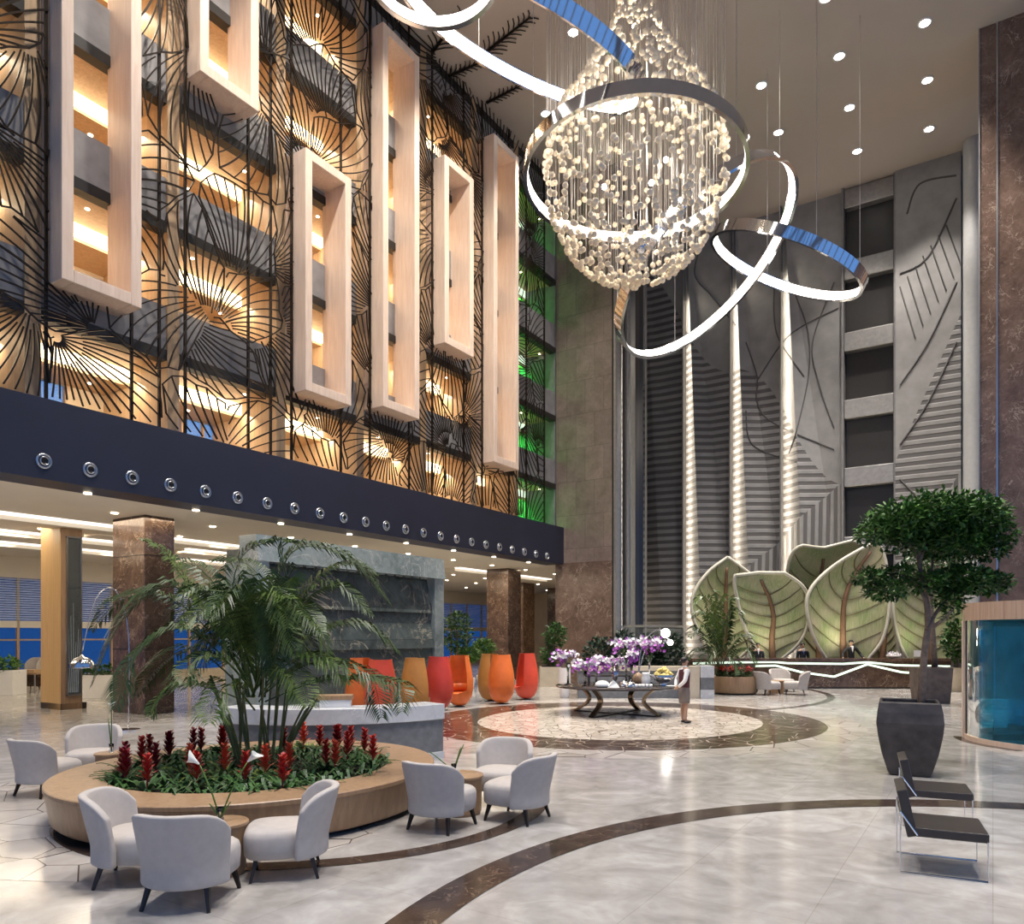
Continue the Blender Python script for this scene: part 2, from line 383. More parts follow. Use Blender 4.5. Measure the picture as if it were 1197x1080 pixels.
mb = MB(); mb.uw(-6,23.45,-1.1,-.35,23.1,ZC); struct(mb.build('trim_2', M['black']))
# --- timber frames --- u0,u1,z0,z1
FR = [(.95,2.70,9.70,22.9,'long wooden balcony frame farthest left on the facade, cut off at the top'),
      (4.20,5.95,16.14,22.9,'short wooden balcony frame hanging from the top beside the leftmost frame'),
      (7.55,9.35,9.18,16.10,'third wooden balcony frame from the left, reaching low above the navy beam'),
      (10.75,12.55,9.55,21.90,'tall wooden balcony frame in the middle of the facade, fourth from the left'),
      (13.94,15.71,12.65,19.37,'short wooden balcony frame between the two tall frames on the right'),
      (17.05,18.87,9.00,21.90,'tall wooden balcony frame on the far right beside the green floors')]
for u0,u1,z0,z1,lb in FR:
    b0 = B(u0,0,z0); t = thing('balcony_frame', lb, 'frame', (0,0,0), 0, 'wooden frames on the balcony facade')
    s = .25
    for q in ((u0,u0+s,z0,z1),(u1-s,u1,z0,z1)): bev(MB().uw(q[0],q[1],-.5,.5,q[2],q[3]).build('stile', M['frame'], t), .012, 1)
    bev(MB().uw(u0+s,u1-s,-.5,.5,z0,z0+.27).build('bottom_rail', M['frame'], t), .012, 1)
    bev(MB().uw(u0+s,u1-s,-.5,.5,z1-.27,z1).build('top_rail', M['frame'], t), .012, 1)
for u0 in [q[0] for q in FR]+[20.15]:
    struct(MB().uw(u0-.34,u0-.02,-3.3,-.34,5.75,ZC).build('trim_3', M['corr_wood']))
# --- bronze leaf screen ---
scr = thing('leaf_screen', 'dark bronze openwork screen of overlapping palm leaf fans covering the balcony facade', 'screen', (0,0,0))
def infr(u, z):
    for a,b,c,d,_ in FR:
        if a-.02 < u < b+.02 and c-.02 < z < d+.02: return True
    return False
def ribbon(mb, pts, wd, w0):
    run = []
    def flush():
        if len(run) < 2: return
        vs = []; n = len(run)
        for i, (u, z) in enumerate(run):
            a, b = run[max(0,i-1)], run[min(n-1,i+1)]; du, dz = b[0]-a[0], b[1]-a[1]; L = sqrt(du*du+dz*dz) or 1
            nu, nz = -dz/L*wd/2, du/L*wd/2
            for s, w in ((-1,w0),(1,w0),(1,w0+.03),(-1,w0+.03)): vs.append(B(u+s*nu, w, z+s*nz))
        fs = []
        for i in range(n-1):
            for k in range(4): fs.append((4*i+k,4*i+(k+1)%4,4*i+4+(k+1)%4,4*i+4+k))
        mb.add(vs, fs)
    for p in pts:
        if infr(*p) or not (7.22 < p[1] < 23.3) or not (-1.5 < p[0] < 21.8): flush(); run = []
        else: run.append(p)
    flush()
def bez(a, c, b, n=9): return [((1-t)**2*a[0]+2*t*(1-t)*c[0]+t*t*b[0], (1-t)**2*a[1]+2*t*(1-t)*c[1]+t*t*b[1]) for t in [i/n for i in range(n+1)]]
RS = random.Random(21); cells = []
for r in range(9):
    for c in range(11):
        cells.append((-.9+(c+.5)*2.12+RS.uniform(-.65,.65)+(r%2)*.9, 6.9+(r+.4)*1.9+RS.uniform(-.55,.55), radians(RS.choice((-1,1))*RS.uniform(5,65)+(180 if RS.random() < .3 else 0)), RS.choice((-.6,.6))*RS.uniform(.5,1.1)))
def owner(u, z):
    bk, bd = 0, 1e9
    for k, (a, b_, th, cv) in enumerate(cells):
        x, y = u-a, z-b_; l = x*sin(th)+y*cos(th); s_ = x*cos(th)-y*sin(th); d = (l/1.25)**2+s_*s_
        if d < bd: bk, bd = k, d
    return bk
for k, (a, b_, th, cv) in enumerate(cells):
    mb = MB(); ax = (sin(th),cos(th)); foot = (a-ax[0]*1.55, b_-ax[1]*1.55); outl = []
    for i in range(-11,12):
        an = i*radians(6.6); pts = []; last = None
        for j in range(26):
            dd = .12+j*.15; aa = an+cv*(dd/3.2)**1.5*.55; dr = (sin(th+aa),cos(th+aa)); p = (foot[0]+dr[0]*dd, foot[1]+dr[1]*dd)
            if dd < 1.0 and i % 2 and dd < .55: continue
            if owner(*p) == k: pts.append(p); last = p
            elif pts: break
        if len(pts) > 1: ribbon(mb, pts, .044 if i == 0 else .031, .0)
        if last: outl.append(last)
    if len(outl) > 2: ribbon(mb, outl, .034, .02)
    if mb.v: mb.build('leaf_fan', M['bronze'], scr)
mb = MB()
for u in [q[0]-.06 for q in FR]+[q[1]+.06 for q in FR]+[-.4,3.45,6.75,20.3,21.84]: mb.uw(u-.03,u+.03,-.06,.0,7.22,23.3)
mb.build('upright', M['bronze'], scr)
# plain wall behind the stone pillar
struct(MB().uw(23.5,31.6,-3.3,-.4,5.75,ZC).build('wall_left', M['slate']))
# --- stone pillar and lift shaft ---
pil = struct(MB().uw(23.5,27.3,-.36,2.52,5.55,ZC).build('wall_pillar', M['stone']))
MB().uw(23.46,27.3,-.38,2.54,0,5.55).build('marble_base', M['emper_wall'], pil)
sh = struct(MB().uw(23.52,27.28,2.52,2.6,0,ZC).build('wall_lift', M['black']))
for a,b,m,w in [(23.5,23.95,'curb',2.70),(23.95,24.06,'chrome',2.78),(24.7,25.0,'curb',2.7),(25.0,25.55,'steel',2.76),(26.4,26.62,'chrome',2.80),(26.62,27.2,'curb',2.66)]:
    MB().uw(a,b,2.6,w,0,ZC).build('lift_rail', M[m], sh)
# --- back wall: folded slatted relief ---
def relief():
    t = NT('relief_slats'); g = t.t.nodes.new('ShaderNodeTexCoord'); sx = t.t.nodes.new('ShaderNodeSeparateXYZ'); t.l(g.outputs['Object'], sx.inputs[0])
    x, y, z = sx.outputs
    w = t.math('SUBTRACT', t.math('MULTIPLY', t.math('SUBTRACT', x, OX), DV), t.math('MULTIPLY', t.math('SUBTRACT', y, OY), DU))
    vert = t.math('LESS_THAN', z, t.math('MULTIPLY_ADD', w, .93, -.55))          # upright slats under a rising diagonal
    vert2 = t.math('LESS_THAN', z, t.math('MULTIPLY_ADD', w, 1.9, -20.5))
    vm = t.math('MULTIPLY', vert, t.math('GREATER_THAN', w, 5.4)); 
    isr = t.math('GREATER_THAN', w, 12.6)
    vm = t.math('ADD', t.math('MULTIPLY', vm, t.math('SUBTRACT', 1, isr)), t.math('MULTIPLY', vert2, isr))
    fz = t.math('FRACT', t.math('MULTIPLY', z, 2.6)); fw = t.math('FRACT', t.math('MULTIPLY', w, 3.2))
    f = t.math('ADD', t.math('MULTIPLY', fw, vm), t.math('MULTIPLY', fz, t.math('SUBTRACT', 1, vm)))
    groove = t.ramp(f, [(.0, 0.0), (.08, 1.0), (.52, 1.0), (.60, 0.0)])
    wob = t.math('MULTIPLY', t.math('SINE', t.math('MULTIPLY', w, 1.1)), .9)
    smooth = t.math('GREATER_THAN', z, t.math('ADD', t.math('MULTIPLY_ADD', w, -1.15, 22.4), wob))
    smr = t.math('GREATER_THAN', z, t.math('MULTIPLY_ADD', w, 2.4, -21.5))
    sm = t.math('ADD', t.math('MULTIPLY', smooth, t.math('SUBTRACT', 1, isr)), t.math('MULTIPLY', smr, isr))
    groove = t.math('MAXIMUM', groove, sm)
    co = t.coord(); nz = t.noise(co, 1.3, 5)
    c1 = t.ramp(nz, [(.3, (.20,.195,.19)), (.7, (.27,.262,.255))])
    t.bump(groove, .6, .06)
    return t.out(t.mix(groove, (.095,.088,.086), c1), .65)
M['relief'] = relief()
M['vein_dark'] = plain('vein_dark', (.075,.07,.068), .6)
mb = MB(); N = 26
bays = [(0.75,3.17,0),(3.17,5.68,1),(5.68,8.19,1),(8.19,10.88,1)]
UB = 31.46
for b0, b1, on in bays:
    L = b1-b0; rowsv = []
    for j in range(N+1):
        z = ZC*j/N; f = min(1, max(0, (21.5-z)/17)); 
        r1 = .05+.36*f; r2 = min(.97, r1+.04+.52*f); d = (.15+.75*f)*(1 if on else .25)
        rowsv.append([B(UB,b0,z), B(UB-d,b0+r1*L,z), B(UB,b0+r2*L,z), B(UB,b1,z)])
    o = len(mb.v); mb.v += [tuple(p) for q in rowsv for p in q]
    for j in range(N):
        for i in range(3): mb.f.append((o+4*j+i, o+4*j+i+1, o+4*j+5+i, o+4*j+4+i))
bw = struct(mb.build('wall_back', M['relief']))
struct(MB().uw(31.5,31.7,-.4,10.9,0,ZC).build('wall_back_core', M['slate']))
for b0 in (3.17,5.68,8.19): MB().uw(31.0,31.5,b0-.12,b0-.06,0,ZC).build('fin', M['slate'], bw)
struct(MB().uw(31.0,31.7,13.18,15.75,0,ZC).build('wall_back_right', M['relief']))
struct(MB().uw(31.4,31.7,15.7,30,0,ZC).build('wall_back_end', M['slate']))
rec = struct(MB().uw(32.6,32.8,10.8,13.3,0,ZC).build('wall_recess', M['black']))
for s_ in ((10.88,10.98),(13.1,13.2)): MB().uw(31.1,32.7,s_[0],s_[1],0,ZC).build('recess_side', M['slate'], rec)
MB().uw(31.6,31.8,11.0,13.1,0,22.8).build('recess_glass', M['black'], rec)
for zc in (22.9,19.5,16.1,12.9,9.67,6.4,3.2):
    bev(MB().uw(31.2,32.6,10.98,13.1,zc-.45,zc+.45).build('floor_edge', M['curb'], rec), .03, 1)
# leaf veins drawn in dark relief on the back wall
def bwp(px, py, du=.03): 
    r = ((px-CX)/F); Y = (UB-du+OX*-DU*-1*0 + (OX*DU+OY*DV) )
    Y = (UB-du+OX*DU+OY*DV)/(r*DU+DV); return Vector((r*Y, Y, HC+(HY-py)/F*Y))
def rdep(w, z):                              # how far the folded relief stands out at this spot
    for b0, b1, on in bays:
        if b0 <= w <= b1:
            t = (w-b0)/(b1-b0); f = min(1, max(0, (21.5-z)/17)); r1 = .05+.36*f; r2 = min(.97, r1+.04+.52*f); d = (.15+.75*f)*(1 if on else .25)
            return d*t/r1 if t < r1 else (d*(r2-t)/(r2-r1) if t < r2 else 0)
    return .46
def onwall(px, py):
    p = bwp(px, py, .02)
    for _ in range(3): p = bwp(px, py, .02+rdep(UW(p)[1], p.z))
    return p
def dense(pts):
    c = [Vector((*p,0)) for p in pts]
    return [(v.x,v.y) for v in crv2(c)]
def crv2(c, k=10):
    q = []
    for i in range(len(c)-1):
        p0,p1,p2,p3 = c[max(0,i-1)],c[i],c[i+1],c[min(len(c)-1,i+2)]
        for j in range(k):
            t = j/k; q.append(.5*((2*p1)+(-p0+p2)*t+(2*p0-5*p1+4*p2-p3)*t*t+(-p0+3*p1-3*p2+p3)*t**3))
    return q+[c[-1]]
def vein(pts, r=.05, n=14, du=.05):
    return [onwall(*p) for p in dense(pts)]
mb = MB()
for pts in ([(820,285),(812,320),(830,345),(860,380)],[(872,400),(885,440),(885,470),(905,495),(975,525)],[(905,330),(908,390),(940,440)],[(885,445),(915,400),(940,380),(980,360)],
            [(930,345),(945,390),(945,440),(932,500),(922,530)],[(975,330),(950,400),(958,450),(975,500)],[(872,480),(880,520),(930,540)]):
    mb.tube(vein(pts,du=.42), .035, 5)
mb.build('relief_vein', M['vein_dark'], bw)
mb = MB()
for pts in ([(1118,232),(1085,300),(1052,320)],[(1052,450),(1085,400),(1118,330)],[(1052,520),(1085,470),(1118,400)],[(1052,560),(1080,590),(1100,620)],[(1060,250),(1075,215),(1118,205)]): mb.tube(vein(pts,du=.5), .04, 5)
for k in range(7): mb.tube(vein([(1052+k*9,335-k*12),(1070+k*9,395-k*14)],du=.5), .03, 5)
mb.build('relief_vein', M['vein_dark'], bpy.data.objects['wall_back_right'])
# ceiling twigs
tw = thing('ceiling_twigs', 'dark twig ornament spread over the pale ceiling beside the facade top', 'ornament', (0,0,0))
RT = random.Random(3)
for a, b, k in (((563,65),(620,20),10),((522,90),(566,71),8),((569,120),(609,100),8),((505,62),(540,14),8)):
    mb = MB(); A, Bq = G(*a,ZC-.05), G(*b,ZC-.05); mb.tube([A,Bq],[.07,.03],5)
    ax = (Bq-A); L = ax.length; ax.normalize(); pr = Vector((-ax.y,ax.x,0))
    for i in range(k):
        t = (i+.6)/k
        for s in (-1,1):
            p = A+ax*L*t; q = p+(ax*.75+pr*s*.8)*L*(.26-.14*t)*RT.uniform(.8,1.2); mb.tube([p,(p+q)/2+ax*.05,q],[.028,.024,.02],5)
    mb.build('twig', M['bronze'], tw)
# right marble pillar, trim and tube
rp = struct(MB().uw(23.7,27.5,16.52,21.5,0,ZC).build('wall_right', M['emper_wall']))
MB().uw(23.66,23.7,17.02,17.07,0,ZC).build('trim_strip', M['steel'], rp); MB().uw(23.66,23.7,16.5,16.54,0,ZC).build('trim_strip', M['curb'], rp)
tc = B(30.5,16.25)
tb = thing('air_duct', 'tall grey steel air duct column rising to the ceiling beside the right marble pillar', 'duct', (tc.x,tc.y,0))
MB().lathe([(.42,0),(.42,ZC-.02)],28).build('tube', M['duct'], tb, True, 40)
for py in (242,293,344,394,444,495,545):
    p = P(1135.5,py,31.6); mb = MB().lathe([(.16,-.0),(.16,.1),(.1,.12),(.09,.03)],16,cap0=False,cap1=False)
    dv = Vector((-.35,-.94,0)).normalized(); q = Vector((0,0,1)).rotation_difference(dv)
    z = p.z; base = Vector((0.13,-.40,z))
    mb.v = [tuple(base+q@Vector(v)) for v in mb.v]; mb.build('nozzle', M['steel'], tb, True)
    m2 = MB().lathe([(.09,0),(.09,.05)],12); m2.v = [tuple(base+q@Vector(v)) for v in m2.v]; m2.build('nozzle_core', M['black'], tb)
# --- lobby under the balcony ---
lw = struct(MB().uw(-14,44,-17.9,-17.7,0,.45).build('wall_lobby', M['beige_stone']))
MB().uw(-14,44,-17.9,-17.7,2.5,2.8).build('transom', M['ceil_low'], lw); MB().uw(-14,44,-17.9,-17.6,4.6,5.5).build('header', M['ceil_low'], lw)
wn = struct(MB().uw(-14,44,-17.86,-17.84,.45,4.6).build('window_4', M['pane']))
mb = MB()
for k in range(30): mb.uw(-14+k*2-.05,-14+k*2+.05,-17.84,-17.7,.45,4.6)
mb.uw(-14,44,-17.84,-17.72,1.95,2.02); mb.build('window_frame', M['corr_wood'], wn)
mb = MB()
for k in range(18): mb.uw(-14,44,-17.72,-17.62,2.85+k*.098,2.85+k*.098+.05)
mb.build('blind_slats', M['blind'], wn)
fw = struct(MB().uw(-13.8,-13.4,-.9,26,0,.4).uw(-13.8,-13.4,-.9,26,22.6,ZC+.3).build('wall_entrance', M['slate']))
mb = MB()
for k in range(12): mb.uw(-13.75,-13.45,-.9+k*2.44-.14,-.9+k*2.44+.14,.4,22.6)
for z in (3.4,7.2,10.4,13.6,16.8,20): mb.uw(-13.75,-13.45,-.9,26,z-.35,z+.35)
mb.build('mullions', M['slate'], fw)
rw = struct(MB().uw(-13.4,23.7,26,26.4,0,.4).uw(-13.4,23.7,26,26.4,22.6,ZC+.3).build('wall_street', M['slate']))
mb = MB()
for k in range(15): mb.uw(-13.4+k*2.6-.14,-13.4+k*2.6+.14,26.05,26.35,.4,22.6)
for z in (3.4,7.2,10.4,13.6,16.8,20): mb.uw(-13.4,23.7,26.05,26.35,z-.35,z+.35)
mb.build('mullions', M['slate'], rw)
struct(MB().uw(23.4,23.48,-3.3,-.37,5.75,ZC).build('wall_spill_block', M['slate']))  # divider added to keep the green light from spilling onto the pillar
struct(MB().uw(-14.2,-14,-17.9,-2,0,5.5).build('wall_front', M['corr_beige']))
ew = struct(MB().uw(44,44.2,-17.9,-10.2,0,5.5).uw(44,44.2,-8.2,0,0,5.5).uw(44,44.2,-10.2,-8.2,0,.4).build('wall_end', M['corr_beige']))
struct(MB().uw(44.1,44.12,-10.2,-8.2,.4,5.5).build('window_5', M['pane']))
struct(MB().uw(31.7,44,-.5,-.3,0,5.5).build('wall_side', M['corr_beige']))
cols = [(4.6,5.5,-4.2,-2.6,'brown marble column behind the palm in the round planter'),
        (23.7,24.9,-4.5,-3.2,'brown marble column behind the orange pod chairs'),
        (32.6,34.0,-9.2,-7.9,'brown marble column just right of the one behind the orange pods'),
        (38.5,40,-9.6,-8.0,'brown marble column deepest in the lobby beside the stone pillar')]
for a,b,c,d,lb in cols:
    t = thing('marble_column', lb, 'column', B((a+b)/2,(c+d)/2,0), RZU, 'lobby marble columns')
    bev(MB().box((0,0,2.75),(b-a,d-c,5.5)).build('shaft', M['emper'], t), .02, 1)
    for z in (1.8,4.4): MB().box((0,0,z),(b-a+.006,d-c+.006,.02)).build('joint', M['darkwood'], t)
# oak column with glass niche
t = thing('oak_column', 'ribbed oak clad column with a tall glass display niche, far left', 'column', B(4.4,-6.53,0), RZU)
MB().box((-.06,0,2.75),(.62,1.16,5.5)).build('cladding', M['oak_rib'], t)
MB().box((.0,0,.09),(.74,1.2,.18)).build('plinth', M['darkwood'], t)
MB().box((-.06,-.585,2.75),(.60,.03,5.5)).build('niche_surround', M['oak'], t)
MB().box((-.02,-.60,2.75),(.36,.02,4.7)).build('niche_back', M['black'], t)
MB().box((-.02,-.66,2.75),(.36,.012,4.7)).build('niche_glass', M['balglass'], t)
mb = MB()
for z in (.42,5.08): mb.box((-.02,-.64,z),(.44,.07,.05))
for x in (-.22,.18): mb.box((x,-.64,2.75),(.04,.07,4.7))
mb.build('niche_trim', M['steel'], t)
MB().box((-.02,-.63,3.6),(.34,.03,.05)).build('shelf', M['pane'], t)
for k in range(7):
    x = -.15+k*.04; mb = MB().tube([(x,-.635,.5),(x+.02*(k-3),-.635,1.3+.1*k),(x+.035*(k-3),-.635,2.0+.38*(k%4))],[.012,.01,.006],5); mb.build('dried_stalk', M['blind'], t)
# ceiling coves and downlights in the lobby
for (u0,u1,w0,w1) in [(-6,6.5,-5.6,-5.25),(-4,9,-9.3,-9.0),(5.5,13,-6.6,-6.35),(-4,20,-12.6,-12.3),(10,21,-9.0,-8.75),(22,31,-5.2,-4.9)]:
    MB().uw(u0,u1,w0,w1,5.46,5.5).build('cove_light', M['led'], fl)
    MB().uw(u0,u1,w0-.9,w0-.02,5.34,5.5).build('cove_drop', M['ceil_low'], fl)
k = 0
for w in (-.75,-3.0,-5.9,-7.9,-10.7,-14):
    for u in range(-2,42,3):
        uu = u+.4*(int(-w)%3)
        if w == -.75: uu = u*.93+1.2
        d = MB().lathe([(.085,0),(.085,.02)],12,B(uu,w,5.475)); d.build('downlight', M['spot_warm'], fl)
# ================= FURNITURE ===================================================================
def make_chair(label, loc, rz):
    t = thing('slipper_chair', label, 'chair', loc, rz, 'pale fabric slipper chairs')
    mb = MB(); prof = [(.20,.93),(.215,.98),(.30,1.0),(.385,1.0),(.425,.96),(.44,.86)]; n = 28
    for z, s in prof:
        for i in range(n):
            a = 2*pi*i/n; c, q = cos(a), sin(a); e = .55
            x = .325*s*math.copysign(abs(c)**e, c); y = .33*s*math.copysign(abs(q)**e, q)+.075
            if y < 0: x *= 1-.3*(-y/.3)
            mb.v.append((x, y, z+(.012 if s < .9 else 0)))
    for j in range(len(prof)-1):
        for i in range(n): mb.f.append((j*n+i, j*n+(i+1)%n, (j+1)*n+(i+1)%n, (j+1)*n+i))
    mb.f.append(tuple(range(n-1,-1,-1))); mb.f.append(tuple((len(prof)-1)*n+i for i in range(n)))
    mb.build('seat', M['fabric'], t, True)
    mb = MB(); na, nz = 16, 8; idx = {}
    def pt(i, j, inner):
        f = -1+2*i/na; th = radians(72)*f; zt = .80-.17*abs(f)**5; z = .19+(zt-.19)*j/nz
        lean = .10*max(0,(z-.35)/.45); r = .405+lean*.5-(.075 if inner else 0)
        if j == nz: r += -.0
        y0 = .06-lean*.55
        sx = .98
        return (r*sin(th)*sx, y0-r*cos(th)*(1.0), z)
    for lay in (0,1):
        for i in range(na+1):
            for j in range(nz+1): idx[lay,i,j] = len(mb.v); mb.v.append(pt(i,j,lay))
    for i in range(na):
        for j in range(nz):
            mb.f.append((idx[0,i,j],idx[0,i,j+1],idx[0,i+1,j+1],idx[0,i+1,j])); mb.f.append((idx[1,i,j],idx[1,i+1,j],idx[1,i+1,j+1],idx[1,i,j+1]))
    for i in range(na):
        mb.f.append((idx[0,i,nz],idx[1,i,nz],idx[1,i+1,nz],idx[0,i+1,nz])); mb.f.append((idx[0,i,0],idx[0,i+1,0],idx[1,i+1,0],idx[1,i,0]))
    for j in range(nz):
        mb.f.append((idx[0,0,j],idx[1,0,j],idx[1,0,j+1],idx[0,0,j+1])); mb.f.append((idx[0,na,j],idx[0,na,j+1],idx[1,na,j+1],idx[1,na,j]))
    b = mb.build('backrest', M['fabric'], t, True); bev(b,.022,3); 
    for sx in (-1,1):
        for sy, y0, y1 in ((-1,-.19,-.25),(1,.28,.33)):
            MB().tube([(sx*.235,y0,.21),(sx*.275,y1,0)],[.030,.017],4).build('leg', M['darkwood'], t)
    return t
CH = [((-2.66,6.13),-3,'pale fabric slipper chair nearest the camera, seen from behind, front left'),
      ((-3.41,6.70),-80,'pale fabric slipper chair left of the nearest one, its inner back turned to the right'),
      ((-2.06,6.90),104,'pale fabric slipper chair in side view facing left, before the round planter'),
      ((-.82,8.46),-29,'pale fabric slipper chair, back to the camera, touching the right end of the round planter'),
      ((-.14,9.80),163,'pale fabric slipper chair facing the camera behind the right side table'),
      ((.10,8.86),60,'pale fabric slipper chair farthest right of the planter group, facing left'),
      ((-6.45,10.25),-24,'pale fabric slipper chair at the far left edge, its shaded back towards the camera'),
      ((-6.40,11.30),197,'pale fabric slipper chair behind the planter on the left, facing the camera')]
c0 = make_chair(CH[0][2], (*CH[0][0],0), radians(CH[0][1]))
for p, a, lb in CH[1:]: dup(c0, (*p,0), radians(a), lb)
def side_table(p, r, lb):
    t = thing('side_table', lb, 'table', (*p,0), 0, 'round wooden side tables')
    MB().lathe([(r*.93,0),(r*.93,.03),(r*.97,.035),(r,.40),(r,.445)],36).build('drum', M['oak'], t, True, 40)
    MB().lathe([(r+.012,.445),(r+.018,.452),(r+.018,.474),(r+.01,.48)],36).build('top', M['oak'], t, True, 40)
    return t
TB = [((-2.68,6.86),.215,'round wooden drum table between the three front left chairs'),((-.64,9.17),.27,'round wooden drum table between the three chairs right of the planter'),((-5.86,10.85),.21,'round wooden drum table mostly hidden behind the planter on the left')]
for p, r, lb in TB: side_table(p, r, lb)
def calla(p, lb, stems):
    t = thing('calla_vase', lb, 'vase', (*p,.48), 0, 'calla vases on the side tables')
    MB().lathe([(.028,0),(.034,.01),(.026,.06),(.036,.125),(.033,.125),(.022,.06),(.028,.014)],16,cap1=False).build('vase', M['glass'], t, True)
    for (x, y, h, fl) in stems:
        pts = [(0,0,.02),(x*.35,y*.35,h*.45),(x*.8,y*.8,h*.85),(x,y,h)]
        s = MB().tube(pts,[.008,.008,.007,.006],6).build('stalk', M['green'], t, True)
        if fl:
            d = Vector((x,y,h))-Vector((x*.8,y*.8,h*.85)); d.normalize(); q = Vector((0,0,1)).rotation_difference((d+Vector((fl*.6,-.3,0))).normalized())
            mb = MB(); n = 14
            for j in range(6):
                for i in range(n):
                    a = 2*pi*i/n; f = j/5; r = .008+.045*f**1.6; zz = .10*f+(.05*max(0,cos(a))*f*f); mb.v.append(tuple(Vector((x,y,h))+q@Vector((r*cos(a),r*sin(a),zz))))
            for j in range(5):
                for i in range(n): mb.f.append((j*n+i,j*n+(i+1)%n,(j+1)*n+(i+1)%n,(j+1)*n+i))
            mb.build('bloom', M['calla'], s, True)
    return t
calla((-2.70,6.86), 'glass vase with two white calla stems on the front left drum table', [(-.20,.02,.52,-1),(.22,.10,.53,1),(-.1,0,.16,0),(.09,.02,.17,0)])
calla((-.72,9.17), 'glass vase with green stems on the drum table right of the planter', [(-.30,.02,.27,0),(.12,.05,.36,0),(.09,0,.33,0)])
calla((-5.86,10.85), 'glass vase with one upright calla on the hidden left drum table', [(.0,.0,.62,.4),(-.05,0,.5,0)])
# dark lounge chairs with sled frames
def lounge(loc, rz, lb):
    t = thing('lounge_chair', lb, 'chair', loc, rz, 'dark lounge chairs on steel frames')
    bev(MB().box((.06,0,.395),(.68,.70,.085)).build('seat', M['leather'], t), .012, 2)
    Q = Matrix.Rotation(radians(-13),3,'Y'); bev(MB().box((-.335,0,.565),(.10,.70,.45),M=Q).build('backrest', M['leather'], t), .012, 2)
    r = .009
    for s in (-1,1):
        y = s*.365
        MB().tube([(-.40,y,.58),(-.40,y,r),(.385,y,r),(.385,y,.37),(.385,y*.94,.37)],r,6).tube([(-.40,y,.58),(-.24,y,.37)],r,6).build('sled_frame', M['chrome'], t)
    MB().tube([(.385,-.36,.35),(.385,.36,.35)],r,6).tube([(-.40,-.36,.57),(-.40,.36,.57)],r,6).build('cross_bar', M['chrome'], t)
    return t
l0 = lounge((4.06,7.03,0), radians(-27), 'dark leather lounge chair on a chrome sled frame, nearer of the two at right')
fx = (Vector((.36,.62,0))).normalized()
l0.rotation_euler[2] = radians(-25); l0.scale = (.88,.94,.97)
dup(l0, (4.96,8.70,0), radians(-25), 'dark leather lounge chair on a chrome sled frame, farther one before the big planter pot')
# --- round planter ---
pc = Vector((-3.33,9.68,0)); PA, PB, PT = 2.39, 2.22, radians(-123.2)
pl = thing('round_planter', 'large low round wooden planter with a broad rim full of red bromeliads', 'planter', pc, PT)
def ov(prof, sy, n=72, **k): return MB().lathe(prof, n, sy=sy, **k)
sy = PB/PA
ov([(PA-.10,.06),(PA-.06,.10),(PA,.44)],sy,cap0=False,cap1=False).build('drum', M['oak'], pl, True)
ov([(PA,.44),(PA+.012,.45),(PA+.012,.49),(PA,.50),(PA-.62,.50),(PA-.63,.49),(PA-.63,.30)],sy,cap0=False,cap1=False).build('rim', M['oak'], pl, True, 30)
ov([(PA-.22,0),(PA-.22,.08)],sy,cap1=False).build('plinth', M['darkwood'], pl, True, 30)
ov([(PA-.12,.06),(PA-.12,.065)],sy).build('base', M['darkwood'], pl)
ov([(.01,.42),(PA-.63,.40)],sy,cap0=False,cap1=False).build('soil', M['soil'], pl)
# --- curved bar behind the planter ---
def curve_pts(ctrl, k=10):
    c = [Vector((*p,0)) for p in ctrl]; q = []
    for i in range(len(c)-1):
        p0,p1,p2,p3 = c[max(0,i-1)],c[i],c[i+1],c[min(len(c)-1,i+2)]
        for j in range(k):
            t = j/k; q.append(.5*((2*p1)+(-p0+p2)*t+(2*p0-5*p1+4*p2-p3)*t*t+(-p0+3*p1-3*p2+p3)*t**3))
    return q+[c[-1]]
def wall_strip(pts, th, z0, z1, off=0, side=1):
    n = len(pts); mb = MB()
    for i in range(n):
        t = (pts[min(i+1,n-1)]-pts[max(i-1,0)]).normalized(); nn = Vector((-t.y,t.x,0))*side
        for o, z in ((off,z0),(off+th,z0),(off+th,z1),(off,z1)): mb.v.append(tuple(pts[i]+nn*o+Vector((0,0,z))))
    for i in range(n-1):
        for k in range(4): mb.f.append((4*i+k,4*i+(k+1)%4,4*i+4+(k+1)%4,4*i+4+k))
    mb.f += [(3,2,1,0), tuple(4*(n-1)+k for k in range(4))]
    return mb
cp = curve_pts([(-1.20,13.25),(-1.72,12.80),(-2.45,12.42),(-3.3,12.24),(-4.2,12.30),(-5.0,12.6)])
bar = thing('curved_bar', 'low curved marble bar counter with grey front behind the round planter', 'counter', (0,0,0))
wall_strip(cp,.5,.0,.70,.05,-1).build('front', M['bar_slate'], bar, True, 30)
bev(wall_strip(cp,.6,.70,.97,0,-1).build('top_slab', M['bar_marble'], bar, True, 30), .01)
wall_strip(cp,.56,.0,.12,.02,-1).build('plinth', M['bar_marble'], bar, True, 30)
t = thing('wooden_box', 'shallow wooden tray box standing on the curved marble bar', 'box', (-3.05,12.75,.97), radians(8))
bev(MB().box((0,0,.16),(.62,.3,.08)).build('lid', M['oak'], t), .01); bev(MB().box((.02,-.0,.06),(.52,.26,.12)).build('body', M['white'], t), .008)
